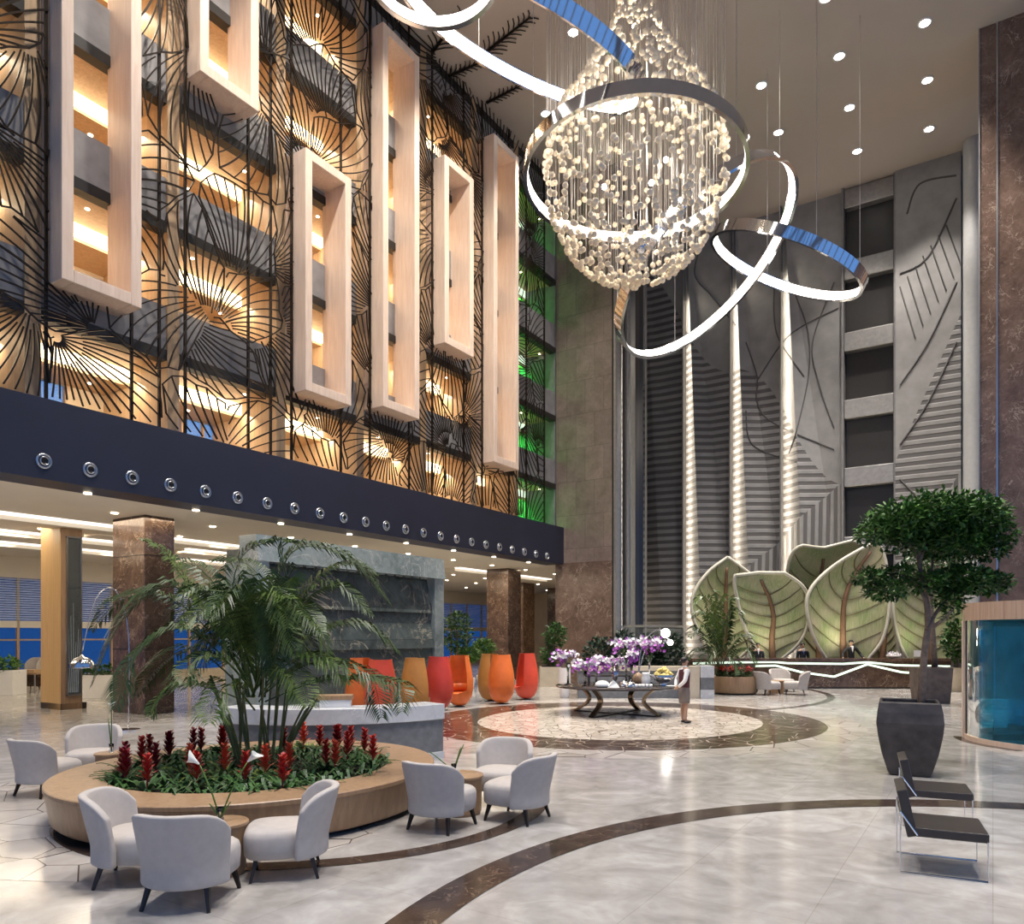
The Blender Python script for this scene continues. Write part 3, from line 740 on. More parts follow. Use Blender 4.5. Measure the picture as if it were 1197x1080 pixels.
# --- marble water wall ---
ww = thing('water_wall', 'tall dark green marble water wall in stepped slabs behind the pod chairs', 'water wall', (0,0,0))
MB().uw(5.75,13.55,-.6,.25,0,4.5).build('core', M['gmarble'], ww)
def slab(z0,z1,wa,wb,m,nm,u0=6.1,u1=13.1):
    vs = [B(u0,-.0,z0),B(u0,wa,z0),B(u1,wa,z0),B(u1,-.0,z0),B(u0,-.0,z1),B(u0,wb,z1),B(u1,wb,z1),B(u1,-.0,z1)]
    MB().add(vs,[(3,2,1,0),(4,5,6,7),(0,1,5,4),(1,2,6,5),(2,3,7,6),(3,0,4,7)]).build(nm,M[m],ww)
slab(.2,1.75,.75,.58,'gmarble','slab'); slab(1.75,2.95,.70,.48,'gmarble','slab'); slab(2.95,4.1,.62,.36,'gmarble','slab')
slab(4.15,4.85,.80,.70,'gmarble_pale','cap',5.7,13.6)
MB().uw(13.1,13.6,-.6,.72,0,4.15).build('side_border', M['gmarble_pale'], ww); MB().uw(5.7,6.1,-.6,.72,0,4.15).build('side_border', M['gmarble_pale'], ww)
MB().uw(5.9,13.4,.75,1.5,0,.28).build('basin', M['gmarble_pale'], ww)
mb = MB(); 
for k in range(14): mb.uw(7+k*.42,7.3+k*.42,.62,.66,4.105,4.14)
mb.build('slot_light', M['gmarble_pale'], ww)
# --- pod chairs ---
def pod(loc, face, col, lb):
    t = thing('pod_chair', lb, 'chair', loc, face, 'egg shaped pod chairs')
    prof = [(.18,.06),(.30,.16),(.385,.34),(.425,.58),(.42,.82),(.385,1.08),(.335,1.32),(.30,1.50),(.292,1.57)]
    n = 40; mb = MB(); half = radians(58)
    def rad(z):
        for (r0,z0),(r1,z1) in zip(prof,prof[1:]):
            if z0 <= z <= z1: return r0+(r1-r0)*(z-z0)/(z1-z0)
        return prof[-1][0]
    zs = [.06,.11,.16,.22,.28,.34,.40,.46,.52,.58,.66,.74,.82,.92,1.0,1.08,1.16,1.24,1.32,1.41,1.50,1.57]; id_ = {}
    for lay in (0,1):
        for j, z in enumerate(zs):
            for i in range(n+1):
                g = half*min(1,max(0,(z-.40)/.10)) if z < .5 else half
                a = pi/2+g+(2*pi-2*g)*i/n; r = rad(z)-(.035 if lay else 0); id_[lay,j,i] = len(mb.v); mb.v.append((r*cos(a),r*sin(a),z))
    J = len(zs)-1
    for j in range(J):
        for i in range(n):
            mb.f.append((id_[0,j,i],id_[0,j,i+1],id_[0,j+1,i+1],id_[0,j+1,i])); mb.f.append((id_[1,j,i],id_[1,j+1,i],id_[1,j+1,i+1],id_[1,j,i+1]))
        for i in (0,n):
            q = (id_[0,j,i],id_[1,j,i],id_[1,j+1,i],id_[0,j+1,i]); mb.f.append(q if i == n else q[::-1])
    for i in range(n): mb.f.append((id_[0,J,i],id_[0,J,i+1],id_[1,J,i+1],id_[1,J,i]))
    mb.build('shell', M['pod_'+col], t, True, 50)
    MB().lathe([(.33,.33),(.375,.36),(.385,.41),(.36,.44),(.0,.45)],28).build('seat_cushion', M['pod_'+col], t, True, 60)
    mb = MB(); 
    for i in range(13):
        a = radians(-155+i*130/12)
        for z in (.46,.50,.66,.70): mb.v.append(((.37-(.09 if .48<z<.68 else .03))*cos(a),(.37-(.09 if .48<z<.68 else .03))*sin(a),z))
    for i in range(12):
        for k in range(3): mb.f.append((4*i+k,4*i+4+k,4*i+5+k,4*i+1+k))
    mb.build('back_cushion', M['pod_'+col], t, True)
    MB().lathe([(.30,0),(.30,.012),(.10,.025),(.06,.07)],28).build('base', M['steel'], t, True, 40)
    return t
def at(px, Y): return ((px-CX)/F*Y, Y, 0)
PD = [(422,20.2,-70,'orange','orange pod chair leftmost of all, half hidden behind a red one'),(445,18.9,170,'red','red pod chair second from the left, closed back to the camera above the curved bar'),
      (486,20.4,-100,'amber','amber pod chair standing before the water wall, left of the dark red one'),(513,21.6,160,'deepred','dark red pod chair at the right end of the water wall, behind the amber one'),
      (537,22.7,150,'orange','orange pod chair open towards the camera, its seat visible, alone at the wall end'),(573,24.6,-60,'amber','amber pod chair half hidden behind the closed orange one'),
      (586,23.6,10,'orange','orange pod chair with closed back to the camera, before the marble column'),(615,25.2,120,'red','red pod chair farthest right, open to the left with its seat visible')]
FC = {1:0,3:-20,4:160,6:10,7:110,0:-100,2:-60,5:-120}
for i, (px, Y, a, c, lb) in enumerate(PD): pod(at(px,Y), radians(FC[i]), c, lb)
# --- glass centre table with objects ---
tcx, tcy = at(720,20.7)[:2]
TBZ = .80
t = thing('centre_table', 'large round dark glass table on curved metal legs in the middle of the medallion', 'table', (tcx,tcy,0))
MB().lathe([(1.66,TBZ-.05),(1.68,TBZ-.04),(1.68,TBZ-.01),(1.66,TBZ)],64).build('top', M['table_top'], t, True, 40)
for k in range(4):
    a = radians(45+90*k+8); mb = MB(); d = Vector((cos(a),sin(a),0)); pn = Vector((-d.y,d.x,0)); n = 16; pts = []
    for i in range(n+1):
        f = i/n; ph = pi*f; r = 1.22-.42*sin(ph)+ (.12*f); pts.append(d*r+Vector((0,0,(TBZ-.05)*(1-f)+.02*f)))
    for i, p in enumerate(pts):
        tg = (pts[min(n,i+1)]-pts[max(0,i-1)]).normalized(); nn = tg.cross(pn)
        for s1, s2 in ((-1,-1),(1,-1),(1,1),(-1,1)): mb.v.append(tuple(p+pn*.075*s1+nn*.028*s2))
    for i in range(n):
        for q in range(4): mb.f.append((4*i+q,4*i+(q+1)%4,4*i+4+(q+1)%4,4*i+4+q))
    mb.build('leg', M['tbl_leg'], t, True, 35)
for k in range(2): MB().box((0,0,.012),(2.5,.16,.024),radians(53+90*k)).build('floor_bar', M['darkwood'], t)
def orchid(px, py, base_px, h, spread, seed, lb, kind='tall', dY=0):
    Y = tcy+dY; X = (base_px-CX)/F*Y; t = thing('orchid_vase', lb, 'vase', (X,Y,TBZ), 0, 'orchid arrangements on the round table')
    r = random.Random(seed)
    if kind == 'tall': MB().lathe([(.11,0),(.11,.02),(.035,.06),(.028,h*.6),(.06,h),(.055,h),(.022,h*.6),(.02,.08)],16,cap1=False).build('vase', M['glass'], t, True)
    else: MB().lathe([(.07,0),(.07,.015),(.02,.05),(.06,.12),(.14,h),(.13,h),(.05,.13)],16,cap1=False).build('vase', M['chrome'], t, True)
    pm, wm, sm = MB(), MB(), MB(); cx_ = (px-CX)/F*Y-X
    for k in range(16):
        a = r.uniform(0,2*pi); L = spread*r.uniform(.5,1); tip = Vector((cx_+cos(a)*L, sin(a)*L*.6, h+r.uniform(-.12,.26)))
        sm.tube([(0,0,h*.6),(cx_*.5+cos(a)*L*.4,sin(a)*L*.3,h+.22),tuple(tip)],.006,4)
        for j in range(9):
            f = .35+.65*j/8; p = Vector((0,0,h)).lerp(tip,f)+Vector((r.uniform(-.07,.07),r.uniform(-.07,.07),.16*sin(pi*f)+r.uniform(-.05,.07)))
            mb = wm if (p.z > h+.12 and r.random() < .75) else pm
            n1 = Vector((r.uniform(-1,1),r.uniform(-1,-.2),r.uniform(-.4,1))).normalized(); q = Vector((0,0,1)).rotation_difference(n1)
            for m in range(5):
                b = 2*pi*m/5; u1 = q@Vector((cos(b),sin(b),.25))*.05; s1 = q@Vector((-sin(b),cos(b),0))*.022
                mb.add([p,p+u1*.6+s1,p+u1*1.1,p+u1*.6-s1],[(0,1,2,3)])
    so = sm.build('stem', M['green'], t); pm.build('purple_blooms', M['orchid'], so)['kind'] = 'stuff'; wm.build('white_blooms', M['orchidw'], so)['kind'] = 'stuff'
orchid(662,752,664,.62,.42,1,'tall glass vase of purple and white orchids at the left tip of the round table','tall',-.1)
orchid(682,772,684,.42,.42,2,'glass vase of white topped purple orchids second from the left on the table','tall',-.5)
orchid(699,770,697,.50,.40,3,'slim glass vase of purple orchids third from the left on the table','tall',.1)
orchid(722,768,719,.42,.50,4,'silver footed bowl of purple and white orchids mid table','bowl',.5)
orchid(733,750,732,.95,.62,5,'tallest glass vase with white crowned orchids above the table middle','tall',.2)
orchid(739,766,738,.66,.12,6,'slim glass vase with a small white orchid bunch right of the tallest one','tall',-.3)
orchid(763,750,759,1.0,.42,7,'tall thin vase of pink purple orchids towards the right of the table','tall',.4)
def item(nm, lb, cat, px, dY, z=TBZ):
    Y = tcy+dY; return thing(nm, lb, cat, ((px-CX)/F*Y,Y,z), 0)
t = item('serving_dish','white lidded serving dish on the left half of the round table','dish',704,-.9); MB().lathe([(.10,0),(.19,.03),(.20,.06),(.17,.12),(.10,.17),(.0,.18)],24).build('dish', M['white'], t, True, 50)
t = item('folded_napkin','white folded napkin peak beside the lidded dish on the round table','napkin',717,-1.0)
MB().add([(-.16,-.06,0),(.16,-.06,0),(.16,.06,0),(-.16,.06,0),(0,0,.2),(-.09,0,.12),(.09,0,.12)],[(0,1,6),(0,6,4,5),(1,2,6),(2,3,5,4,6),(3,0,5),(3,2,1,0)]).build('cloth', M['white'], t)
t = item('tiered_stand','dark low riser shelf standing under the vases at mid table','stand',712,.9)
MB().box((0,0,.21),(1.5,.35,.03)).build('shelf', M['darkwood'], t)
for s in (-.6,.6): MB().box((s,0,.1),(.05,.3,.2)).build('leg', M['darkwood'], t)
t = item('white_pitcher','white jug standing upright on the right half of the round table','jug',755,-.2); MB().lathe([(.10,0),(.125,.05),(.13,.2),(.10,.3),(.11,.36),(.095,.36),(.085,.3)],20,cap1=False).build('jug', M['white'], t, True); MB().tube([(.11,0,.3),(.2,0,.27),(.2,0,.13),(.12,0,.1)],.014,6).build('handle', M['white'], t, True)
t = item('silver_bowl','large silver bowl heaped with yellow fruit at the right end of the table','bowl',775,-.2)
MB().lathe([(.13,0),(.14,.02),(.08,.05),(.22,.14),(.34,.30),(.32,.30),(.2,.15)],28,cap1=False).build('bowl', M['chrome'], t, True)
mb = MB(); r = random.Random(5)
for k in range(34):
    a = r.uniform(0,2*pi); q = r.random()**.5; mb.ball((.26*q*cos(a),.26*q*sin(a),.28+.24*(1-q)),.05,8,6)
o = mb.build('fruit', M['yellow'], t, True); o['kind'] = 'stuff'
t = item('fruit_basket','tan basket cone behind the jug on the round table','basket',746,.5); MB().lathe([(.16,0),(.2,.12),(.12,.26),(.0,.34)],18).build('basket', M['oak'], t, True)
for k, (px, lb) in enumerate([(744,'first small glass in the row of glasses at the front right of the table'),(748,'second small glass in the row of glasses at the front right of the table'),(752,'third small glass in the row of glasses at the front right of the table'),(756.5,'fourth small glass in the row of glasses at the front right of the table'),(761,'fifth small glass in the row of glasses at the front right of the table')]):
    tt = item('small_glass',lb,'glass',px,-1.15); tt['group'] = 'row of small glasses'; MB().lathe([(.03,0),(.042,.10),(.038,.10),(.026,.01)],12,cap1=False).build('cup', M['white'], tt, True)
for k, (px, dY, lb) in enumerate([(730,-.6,'silver cloche dome right of the napkin on the table'),(737,-.9,'silver cloche dome second from the left on the table'),(785,-.7,'white plate at the far right edge of the table')]):
    tt = item('cloche' if k < 2 else 'plate',lb,'cloche' if k < 2 else 'plate',px,dY)
    if k < 2: MB().lathe([(.15,0),(.16,.01),(.14,.08),(.08,.13),(.02,.15),(.02,.18),(0,.19)],20).build('dome', M['chrome'], tt, True)
    else: MB().lathe([(.08,0),(.15,.02),(.15,.03),(.08,.012)],20).build('disc', M['white'], tt, True)
# ================= CHANDELIER AND RINGS ========================================================
CY = 20.0; CXm = (742-CX)/F*CY; k_ = CY/F
ch = thing('crystal_chandelier', 'huge pear shaped chandelier of hanging crystal beads under the high ceiling', 'chandelier', (CXm,CY,0))
prof = [(-60,7),(-20,15),(0,19),(31,27),(63,44),(94,62),(115,76),(135,90),(157,99),(189,105),(220,104),(242,99),(268,89),(290,76),(309,57),(321,34),(327,4)]
pz = [(HC+(HY-y)*k_, r*k_) for y, r in prof]
RB = random.Random(11); beads = []; BR = .078
for (z0,r0),(z1,r1) in zip(pz,pz[1:]):
    sl = sqrt((z1-z0)**2+(r1-r0)**2); area = pi*(r0+r1)*sl; dens = 17 if z0 < 13.4 else (11 if z0 > 16.4 else 9.5)
    for _ in range(int(area*dens+.5)):
        f = RB.random(); a = RB.uniform(0,2*pi); r = r0+(r1-r0)*f; z = z0+(z1-z0)*f; beads.append((r*cos(a), r*sin(a), z))
def ico(r=.078):
    bm = bmesh.new(); bmesh.ops.create_icosphere(bm, subdivisions=2, radius=r); me = bpy.data.meshes.new('bead'); bm.to_mesh(me); bm.free()
    me.polygons.foreach_set('use_smooth',[True]*len(me.polygons)); me.materials.append(M['crystal']); return me
bme = ico(); beads.sort(key=lambda p: p[1])
for p in beads[:100]:
    o = bpy.data.objects.new('bead', bme); COL.objects.link(o); o.parent = ch; o.location = p
V0 = [tuple(v.co) for v in bme.vertices]; F0 = [tuple(p.vertices) for p in bme.polygons]
mb = MB()
for p in beads[100:]: mb.add([(v[0]+p[0],v[1]+p[1],v[2]+p[2]) for v in V0], F0)
o = mb.build('bead_cloud', M['crystal'], ch, True); o['kind'] = 'stuff'
M['wire'] = plain('steel_wire', (.62,.58,.54), .35, .8)
mb = MB()
for p in beads[::3]: mb.tube([p,(p[0],p[1],ZC-.3)],.005,3,cap=False)
o = mb.build('wires', M['wire'], ch); o['kind'] = 'stuff'
MB().ball((0,-.9,HC+(HY-309)*k_*1.0),.2,20,12).build('steel_ball', M['chrome'], ch, True)
MB().lathe([(2.3,ZC-.3),(2.3,ZC-.02)],48).build('ceiling_plate', M['white'], ch)
for p in [(0,0,17.2),(-.5,-.6,15.9),(.9,.3,15.2),(-.8,.2,14.4),(.3,-.8,13.9),(0,0,18.6),(0,0,19.4)]: MB().ball(p,.07,10,6).build('bulb', M['spot'], ch, True)
def rings(name, lb, c, n, R_, cables, h=.36, th=.11):
    n = Vector(n).normalized(); c = Vector(c); t = thing('ring_pendant', lb, 'ring light', c, 0, 'steel ring lights round the chandelier')
    q = Vector((0,0,1)).rotation_difference(n); N = 128
    def sweep(sec, m, nm):
        mb = MB(); k = len(sec)
        for i in range(N):
            a = 2*pi*i/N
            for r, z in sec: mb.v.append(tuple(q@Vector((r*cos(a), r*sin(a), z))))
        for i in range(N):
            j = (i+1)%N
            for s in range(k): mb.f.append((i*k+s, j*k+s, j*k+(s+1)%k, i*k+(s+1)%k))
        return mb.build(nm, m, t, True, 30)
    sweep([(R_+th/2,-h/2),(R_+th/2,h/2),(R_-th/2,h/2),(R_-th/2,h/2-.03),(R_,h/2-.03),(R_,-h/2+.03),(R_-th/2,-h/2+.03),(R_-th/2,-h/2)], M['chrome'], 'metal_band')
    sweep([(R_-.002,-h/2+.032),(R_-.002,h/2-.032),(R_-th/2-.012,h/2-.04),(R_-th/2-.012,-h/2+.04)], M['led_ring'], 'light_strip')
    for a in cables:
        p = q@Vector((R_*cos(radians(a)),R_*sin(radians(a)),h/2)); MB().cyl(p,(p.x,p.y,ZC-c.z),.010,4).build('cable', M['wire'], t)
rings('r1','steel ring light encircling the belly of the crystal chandelier',(3.29,20,14.64),(.028,.057,.998),2.93,(20,110,200,290))
rings('r2','large tilted steel ring light crossing the upper left of the chandelier',(.305,19,17.43),(.372,-.362,.855),3.33,(30,120,210,300))
rings('r3','small steel ring light at the top edge left of the chandelier',(-1.87,17.35,18.0),(0,.10,.995),1.62,(40,160,280))
rings('r4','steeply tilted steel ring light below right of the chandelier',(6.30,24.2,14.26),(-.557,.30,.774),3.465,(10,100,190,280))
rings('r5','smallest steel ring light farthest right, linked through the tilted ring',(9.38,25.3,14.9),(.369,-.249,.896),2.65,(0,90,180,270))
# ================= PLANTS ======================================================================
def crv(pts, n=18):
    q = []; m = len(pts)-1
    for i in range(m):
        p0,p1,p2,p3 = pts[max(0,i-1)],pts[i],pts[i+1],pts[min(m,i+2)]
        for k in range(n//m):
            t = k/(n//m); q.append(.5*((2*p1)+(-p0+p2)*t+(2*p0-5*p1+4*p2-p3)*t*t+(-p0+3*p1-3*p2+p3)*t**3))
    return q+[pts[-1]]
def frond(pts, parent, m, ll=.42, rnd=R, wd=.017, bare=.28, step=.034):
    pts = crv(pts); mb = MB(); n = len(pts)
    mb.tube(pts, [.013*(1-.8*i/(n-1)) for i in range(n)], 4)
    acc = [0]
    for a, b in zip(pts,pts[1:]): acc.append(acc[-1]+(b-a).length)
    T = acc[-1]; s = T*bare; i = 0
    while s < T:
        while i < n-2 and acc[i+1] < s: i += 1
        f = (s-acc[i])/max(1e-6,acc[i+1]-acc[i]); p = pts[i].lerp(pts[i+1], f); tg = (pts[i+1]-pts[i]).normalized()
        sd = tg.cross(Vector((0,0,1))); sd = sd.normalized() if sd.length > .05 else Vector((1,0,0)); up = sd.cross(tg)
        g = (s/T-bare)/(1-bare); L = ll*(.45+.55*sin(pi*min(1,.2+.75*g)))*(1 if g < .8 else max(.35,1-(g-.8)*3))
        for e in (-1,1):
            d = (sd*e*.80+tg*.62+up*.22+Vector((rnd.uniform(-.12,.12),)*3)).normalized()
            q1 = p+d*L*.5; q2 = p+d*L*.9+Vector((0,0,-L*.36)); wv = tg*wd
            mb.add([p,q1+wv,q2,q1-wv],[(0,1,2,3)])
        s += step
    return mb.build('frond', m, parent)
def palm(t, org, lst, Y0, stems, ms=('palm','palm2'), ll=.42, **kw):
    for pts, dY, mi in lst:
        q = [P(x,y,Y0+dY*(i/(len(pts)-1))**.8)-org for i, (x,y) in enumerate(pts)]
        frond(q, t, M[ms[mi]], ll, **kw)
    for a, b, r in stems: MB().tube(crv([Vector(a),(Vector(a)*.5+Vector(b)*.5)+Vector((0,0,.04)),Vector(b)],8),[r]*9,6).build('cane', M['stem'], t, True)
po = Vector((-3.33,9.75,.41)); Y0 = 9.75
t = thing('areca_palm', 'large feathery areca palm rising from the centre of the round planter', 'palm', po)
lst = [([(292,800),(240,715),(195,650),(166,630)],-.3,1),([(290,800),(215,690),(150,715),(108,800)],-.6,0),([(288,790),(210,705),(145,700),(106,738)],.2,0),([(290,800),(220,735),(160,765),(135,830)],-1,0),
 ([(290,790),(272,700),(285,648),(326,630)],.3,0),([(300,790),(320,690),(350,640),(410,655),(455,705)],.5,0),([(305,800),(340,720),(390,685),(435,720)],-.4,0),([(310,800),(360,745),(420,730),(465,762)],.4,0),
 ([(310,810),(365,775),(430,790),(446,840)],-.8,0),([(310,820),(380,795),(462,800),(470,832)],-1.0,0),([(300,790),(255,690),(225,660),(195,652)],.8,0),([(300,790),(310,700),(290,660),(250,655)],1.0,0),
 ([(305,790),(335,690),(325,640),(345,632)],-.2,0),([(290,810),(230,760),(190,775),(160,812)],.6,0),([(290,820),(225,800),(190,815),(176,836)],-.5,1),([(310,790),(350,700),(400,660),(440,672)],1,0),
 ([(300,800),(270,720),(240,690),(205,700)],-1,0),([(300,800),(295,720),(270,690),(245,722)],-1.2,0),([(305,800),(330,730),(350,710),(378,742)],-1.2,0),([(298,810),(260,770),(225,775),(215,800)],-.9,1),
 ([(305,810),(345,770),(385,775),(405,800)],-.6,1),([(300,800),(300,735),(315,700),(345,700)],-.8,1),([(300,800),(285,740),(262,735),(240,750)],.3,1),([(303,800),(318,740),(300,715),(280,712)],.6,0),
 ([(303,820),(330,785),(352,800),(360,825)],-1,1),([(298,830),(270,800),(250,820),(245,845)],-1,1)]
stems = [((.5*cos(a)*.5,.5*sin(a)*.5,0),(.9*cos(a)*(.5+.4*sin(3*a)),.8*sin(a)*.6,1.05+.3*cos(5*a)),.016) for a in [i*.39 for i in range(26)]]
for _k in range(16):
    _x = R.uniform(215,395); lst.append(([(298+R.uniform(-12,12),815),(300+(_x-300)*.45,745+R.uniform(-30,25)),(300+(_x-300)*.85,715+R.uniform(-35,45)),(_x+(_x-300)*.22,750+R.uniform(-20,60))],R.uniform(-1.2,1.2),0 if _k % 5 > 1 else 1))  # paler leaf colour on more core fronds imitates the palm's lit centre
palm(t, po, lst, Y0, stems, ll=.46)
# bromeliads
def brom(loc, rz, lb, red, leaf, sc=1.0, seed=0):
    t = thing('bromeliad', lb, 'bromeliad', loc, rz, 'red bromeliads in the round planter'); r = random.Random(seed)
    mb = MB()
    for k in range(18):
        a = 2*pi*k/18*2.4+r.uniform(-.2,.2); L = r.uniform(.30,.46); el = r.uniform(.35,1.1); d = Vector((cos(a),sin(a),0)); sd = Vector((-d.y,d.x,0)); pv = None
        for i in range(6):
            f = i/5; p = d*L*f*cos(el*.6)+Vector((0,0,L*(sin(el)*f*1.1-.55*f*f+.0)+.02)); w = .021*(1-f**2.2)+.002; q = (p-sd*w, p+Vector((0,0,-.006)), p+sd*w); o = len(mb.v); mb.v += [tuple(x) for x in q]
            if i: mb.f += [(o-3,o-2,o+1,o),(o-2,o-1,o+2,o+1)]
    mb.build('leaves', leaf, t, True)
    mb = MB(); mb.tube([(0,0,.02),(0,0,.46)],[.014,.006],5)
    for k in range(30):
        f = k/29; a = k*2.4; z = .13+.29*f; L = .135*(1-.42*f); d = Vector((cos(a),sin(a),0)); sd = Vector((-d.y,d.x,0)); p = Vector((0,0,z)); tip = p+d*L*(.95-.3*f)+Vector((0,0,L*.75)); m = p+d*L*.45+Vector((0,0,L*.55))
        mb.add([p-sd*.010,m-sd*.026,tip,m+sd*.026,p+sd*.010],[(0,1,2,3,4)])
    mb.build('flower_spike', red, t); return t
BP = [(119,873,2),(133,866,2),(144,874,2),(156,859,0),(161,881,0),(170,857,2),(184,852,2),(192,853,2),(182,866,2),(207,847,2),(219,846,2),(222,867,1),(230,876,0),(244,842,2),(261,847,0),(263,867,1),(287,876,0),(310,869,1),(332,848,2),(338,866,1),(333,881,0),(368,840,1),(374,846,0),(381,862,0),(392,863,1),(393,846,2),(413,843,0),(406,854,0),(435,844,0),(436,858,0),(457,847,0)]
BP.sort(); protos = {}; reds = ('red','red2','dred')
for i, (x, y, c) in enumerate(BP):
    p = G(x,y,.88); p.z = .405; d = p-pc; d.z = 0
    if d.length > 1.55: p = pc+d*(1.55/d.length); p.z = .405
    lb = '%s %s bromeliad counted from the left in the round planter' % (ORD[i], ('red','bright scarlet','dark red')[c])
    kk = (c, i % 2)
    if kk in protos: dup(protos[kk], p, R.uniform(0,6), lb)
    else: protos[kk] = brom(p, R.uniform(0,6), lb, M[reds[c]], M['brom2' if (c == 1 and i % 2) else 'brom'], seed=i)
# leafy undergrowth between them (nobody could count it)
mb = MB()
for k in range(900):
    a = R.uniform(0,2*pi); q = R.random()**.5*1.70; p = Vector((pc.x+q*cos(a),pc.y+q*sin(a),.41)); b = R.uniform(0,2*pi); L = R.uniform(.12,.3); d = Vector((cos(b),sin(b),0)); sd = Vector((-d.y,d.x,0))
    m = p+d*L*.5+Vector((0,0,L*.55)); e = p+d*L+Vector((0,0,L*.3)); mb.add([p-sd*.01,m-sd*.022,e,m+sd*.022,p+sd*.01],[(0,1,2,3,4)])
tag(mb.build('undergrowth', M['brom']), 'dense dark green strap leaves filling the round planter below the red spikes', 'foliage', kind='stuff')
# --- foliage helper ---
def foliage(mb, blobs, n, sz, rnd):
    tot = sum(b[3]*b[4]*b[5] for b in blobs)
    for b in blobs:
        for _ in range(int(n*b[3]*b[4]*b[5]/tot)):
            v = Vector((rnd.gauss(0,1),rnd.gauss(0,1),rnd.gauss(0,1))).normalized()*(rnd.random()**.28)
            p = Vector((b[0]+v.x*b[3],b[1]+v.y*b[4],b[2]+v.z*b[5]))
            d = (Vector((rnd.gauss(0,1),rnd.gauss(0,1),rnd.gauss(0,.6)))+v*.8).normalized(); s = d.cross(Vector((rnd.gauss(0,.5),rnd.gauss(0,.5),1))).normalized(); L = sz*rnd.uniform(.7,1.3)
            up = s.cross(d)
            mb.add([p,p+d*L*.45+s*L*.24+up*L*.06,p+d*L,p+d*L*.45-s*L*.24+up*L*.06],[(0,1,2,3)])
    return mb
# --- big pot and tree ---
pp = G(1077,909); pp = Vector((pp.x,pp.y+.35,0))
t = thing('planter_pot', 'tall charcoal square planter pot with bulging sides holding the tree', 'pot', pp, radians(-27))
def sqpot(t, w, h, m, bulge=.10, lip=True):
    mb = MB(); prof = [(.62,0),(.70,.08),(.86,.3),(.98,.55),(1.03,.72),(1.0,.86),(.93,1.0)] if bulge else [(.86,0),(1,1)]
    for s, f in prof:
        for x, y in ((-1,-1),(1,-1),(1,1),(-1,1)): mb.v.append((x*w/2*s,y*w/2*s,h*f))
    n = len(prof)
    for j in range(n-1):
        for i in range(4): mb.f.append((4*j+i,4*j+(i+1)%4,4*j+4+(i+1)%4,4*j+4+i))
    mb.f.append((3,2,1,0)); s = prof[-1][0]-.10; o = len(mb.v)
    for z in (h,h-.1):
        for x, y in ((-1,-1),(1,-1),(1,1),(-1,1)): mb.v.append((x*w/2*s,y*w/2*s,z))
    for i in range(4):
        mb.f.append((4*(n-1)+i,4*(n-1)+(i+1)%4,o+(i+1)%4,o+i)); mb.f.append((o+i,o+(i+1)%4,o+4+(i+1)%4,o+4+i))
    b = mb.build('body', m, t); bev(b,.03,3)
    MB().box((0,0,h-.07),(w*s*.99,w*s*.99,.02)).build('soil', M['soil'], t)
sqpot(t, .90, 1.16, M['pot'])
YT = pp.y; org = Vector((pp.x,YT,1.09))
t = thing('ficus_tree', 'broad flat crowned tree with a slim trunk growing in the charcoal pot', 'tree', org)
def TP(x,y,d=0): return P(x,y,YT+d)-org
MB().tube(crv([TP(1077,822),TP(1080,770),TP(1084,720),TP(1082,690),TP(1075,650),TP(1070,630)],20),[.075]*4+[.062]*6+[.05]*6+[.036]*20,8).build('trunk', M['bark'], t, True) if 0 else None
pts = crv([TP(1077,826),TP(1080,770),TP(1085,725),TP(1080,690),TP(1074,655),TP(1069,625)],20); MB().tube(pts,[.062-.038*i/(len(pts)-1) for i in range(len(pts))],8).build('trunk', M['bark'], t, True); tk = bpy.context.collection and [o for o in t.children][-1]
for br in ([(1084,735),(1100,708),(1122,688),(1140,665)],[(1081,700),(1070,680),(1050,668),(1030,660)],[(1074,655),(1090,630),(1110,610),(1135,600)],[(1072,645),(1050,625),(1030,612)],[(1080,690),(1090,660),(1086,625)],[(1120,690),(1140,685),(1160,678)]):
    q = crv([TP(*p,(i-.5)*.12) for i, p in enumerate(br)],12); MB().tube(q,[.030-.021*i/(len(q)-1) for i in range(len(q))],6).build('branch', M['bark'], tk, True)
def blob(px,py,rx,ry,rz,d=0): v = TP(px,py,d); return (v.x,v.y,v.z,rx,ry,rz)
RF = random.Random(4); up_ = [blob(1092,605,.62,.7,.36),(blob(1050,612,.45,.6,.30)),blob(1135,605,.5,.6,.32),blob(1165,625,.25,.4,.26),blob(1020,622,.22,.4,.2),blob(1110,635,.5,.55,.24),blob(1150,640,.35,.4,.2),blob(1060,635,.4,.4,.16)]
lo_ = [blob(1125,678,.42,.5,.22),blob(1155,682,.32,.4,.16),blob(1085,680,.25,.4,.16),blob(1035,690,.30,.4,.15),blob(1015,675,.22,.3,.13),blob(1050,670,.25,.3,.12),blob(1110,700,.2,.3,.2),blob(1108,722,.09,.15,.09)]
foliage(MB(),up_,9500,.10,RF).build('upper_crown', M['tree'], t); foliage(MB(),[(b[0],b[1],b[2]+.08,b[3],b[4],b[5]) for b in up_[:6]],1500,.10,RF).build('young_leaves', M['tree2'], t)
foliage(MB(),lo_,4200,.10,RF).build('lower_crown', M['tree'], t); foliage(MB(),lo_,250,.08,RF).build('young_leaves', M['tree2'], t)
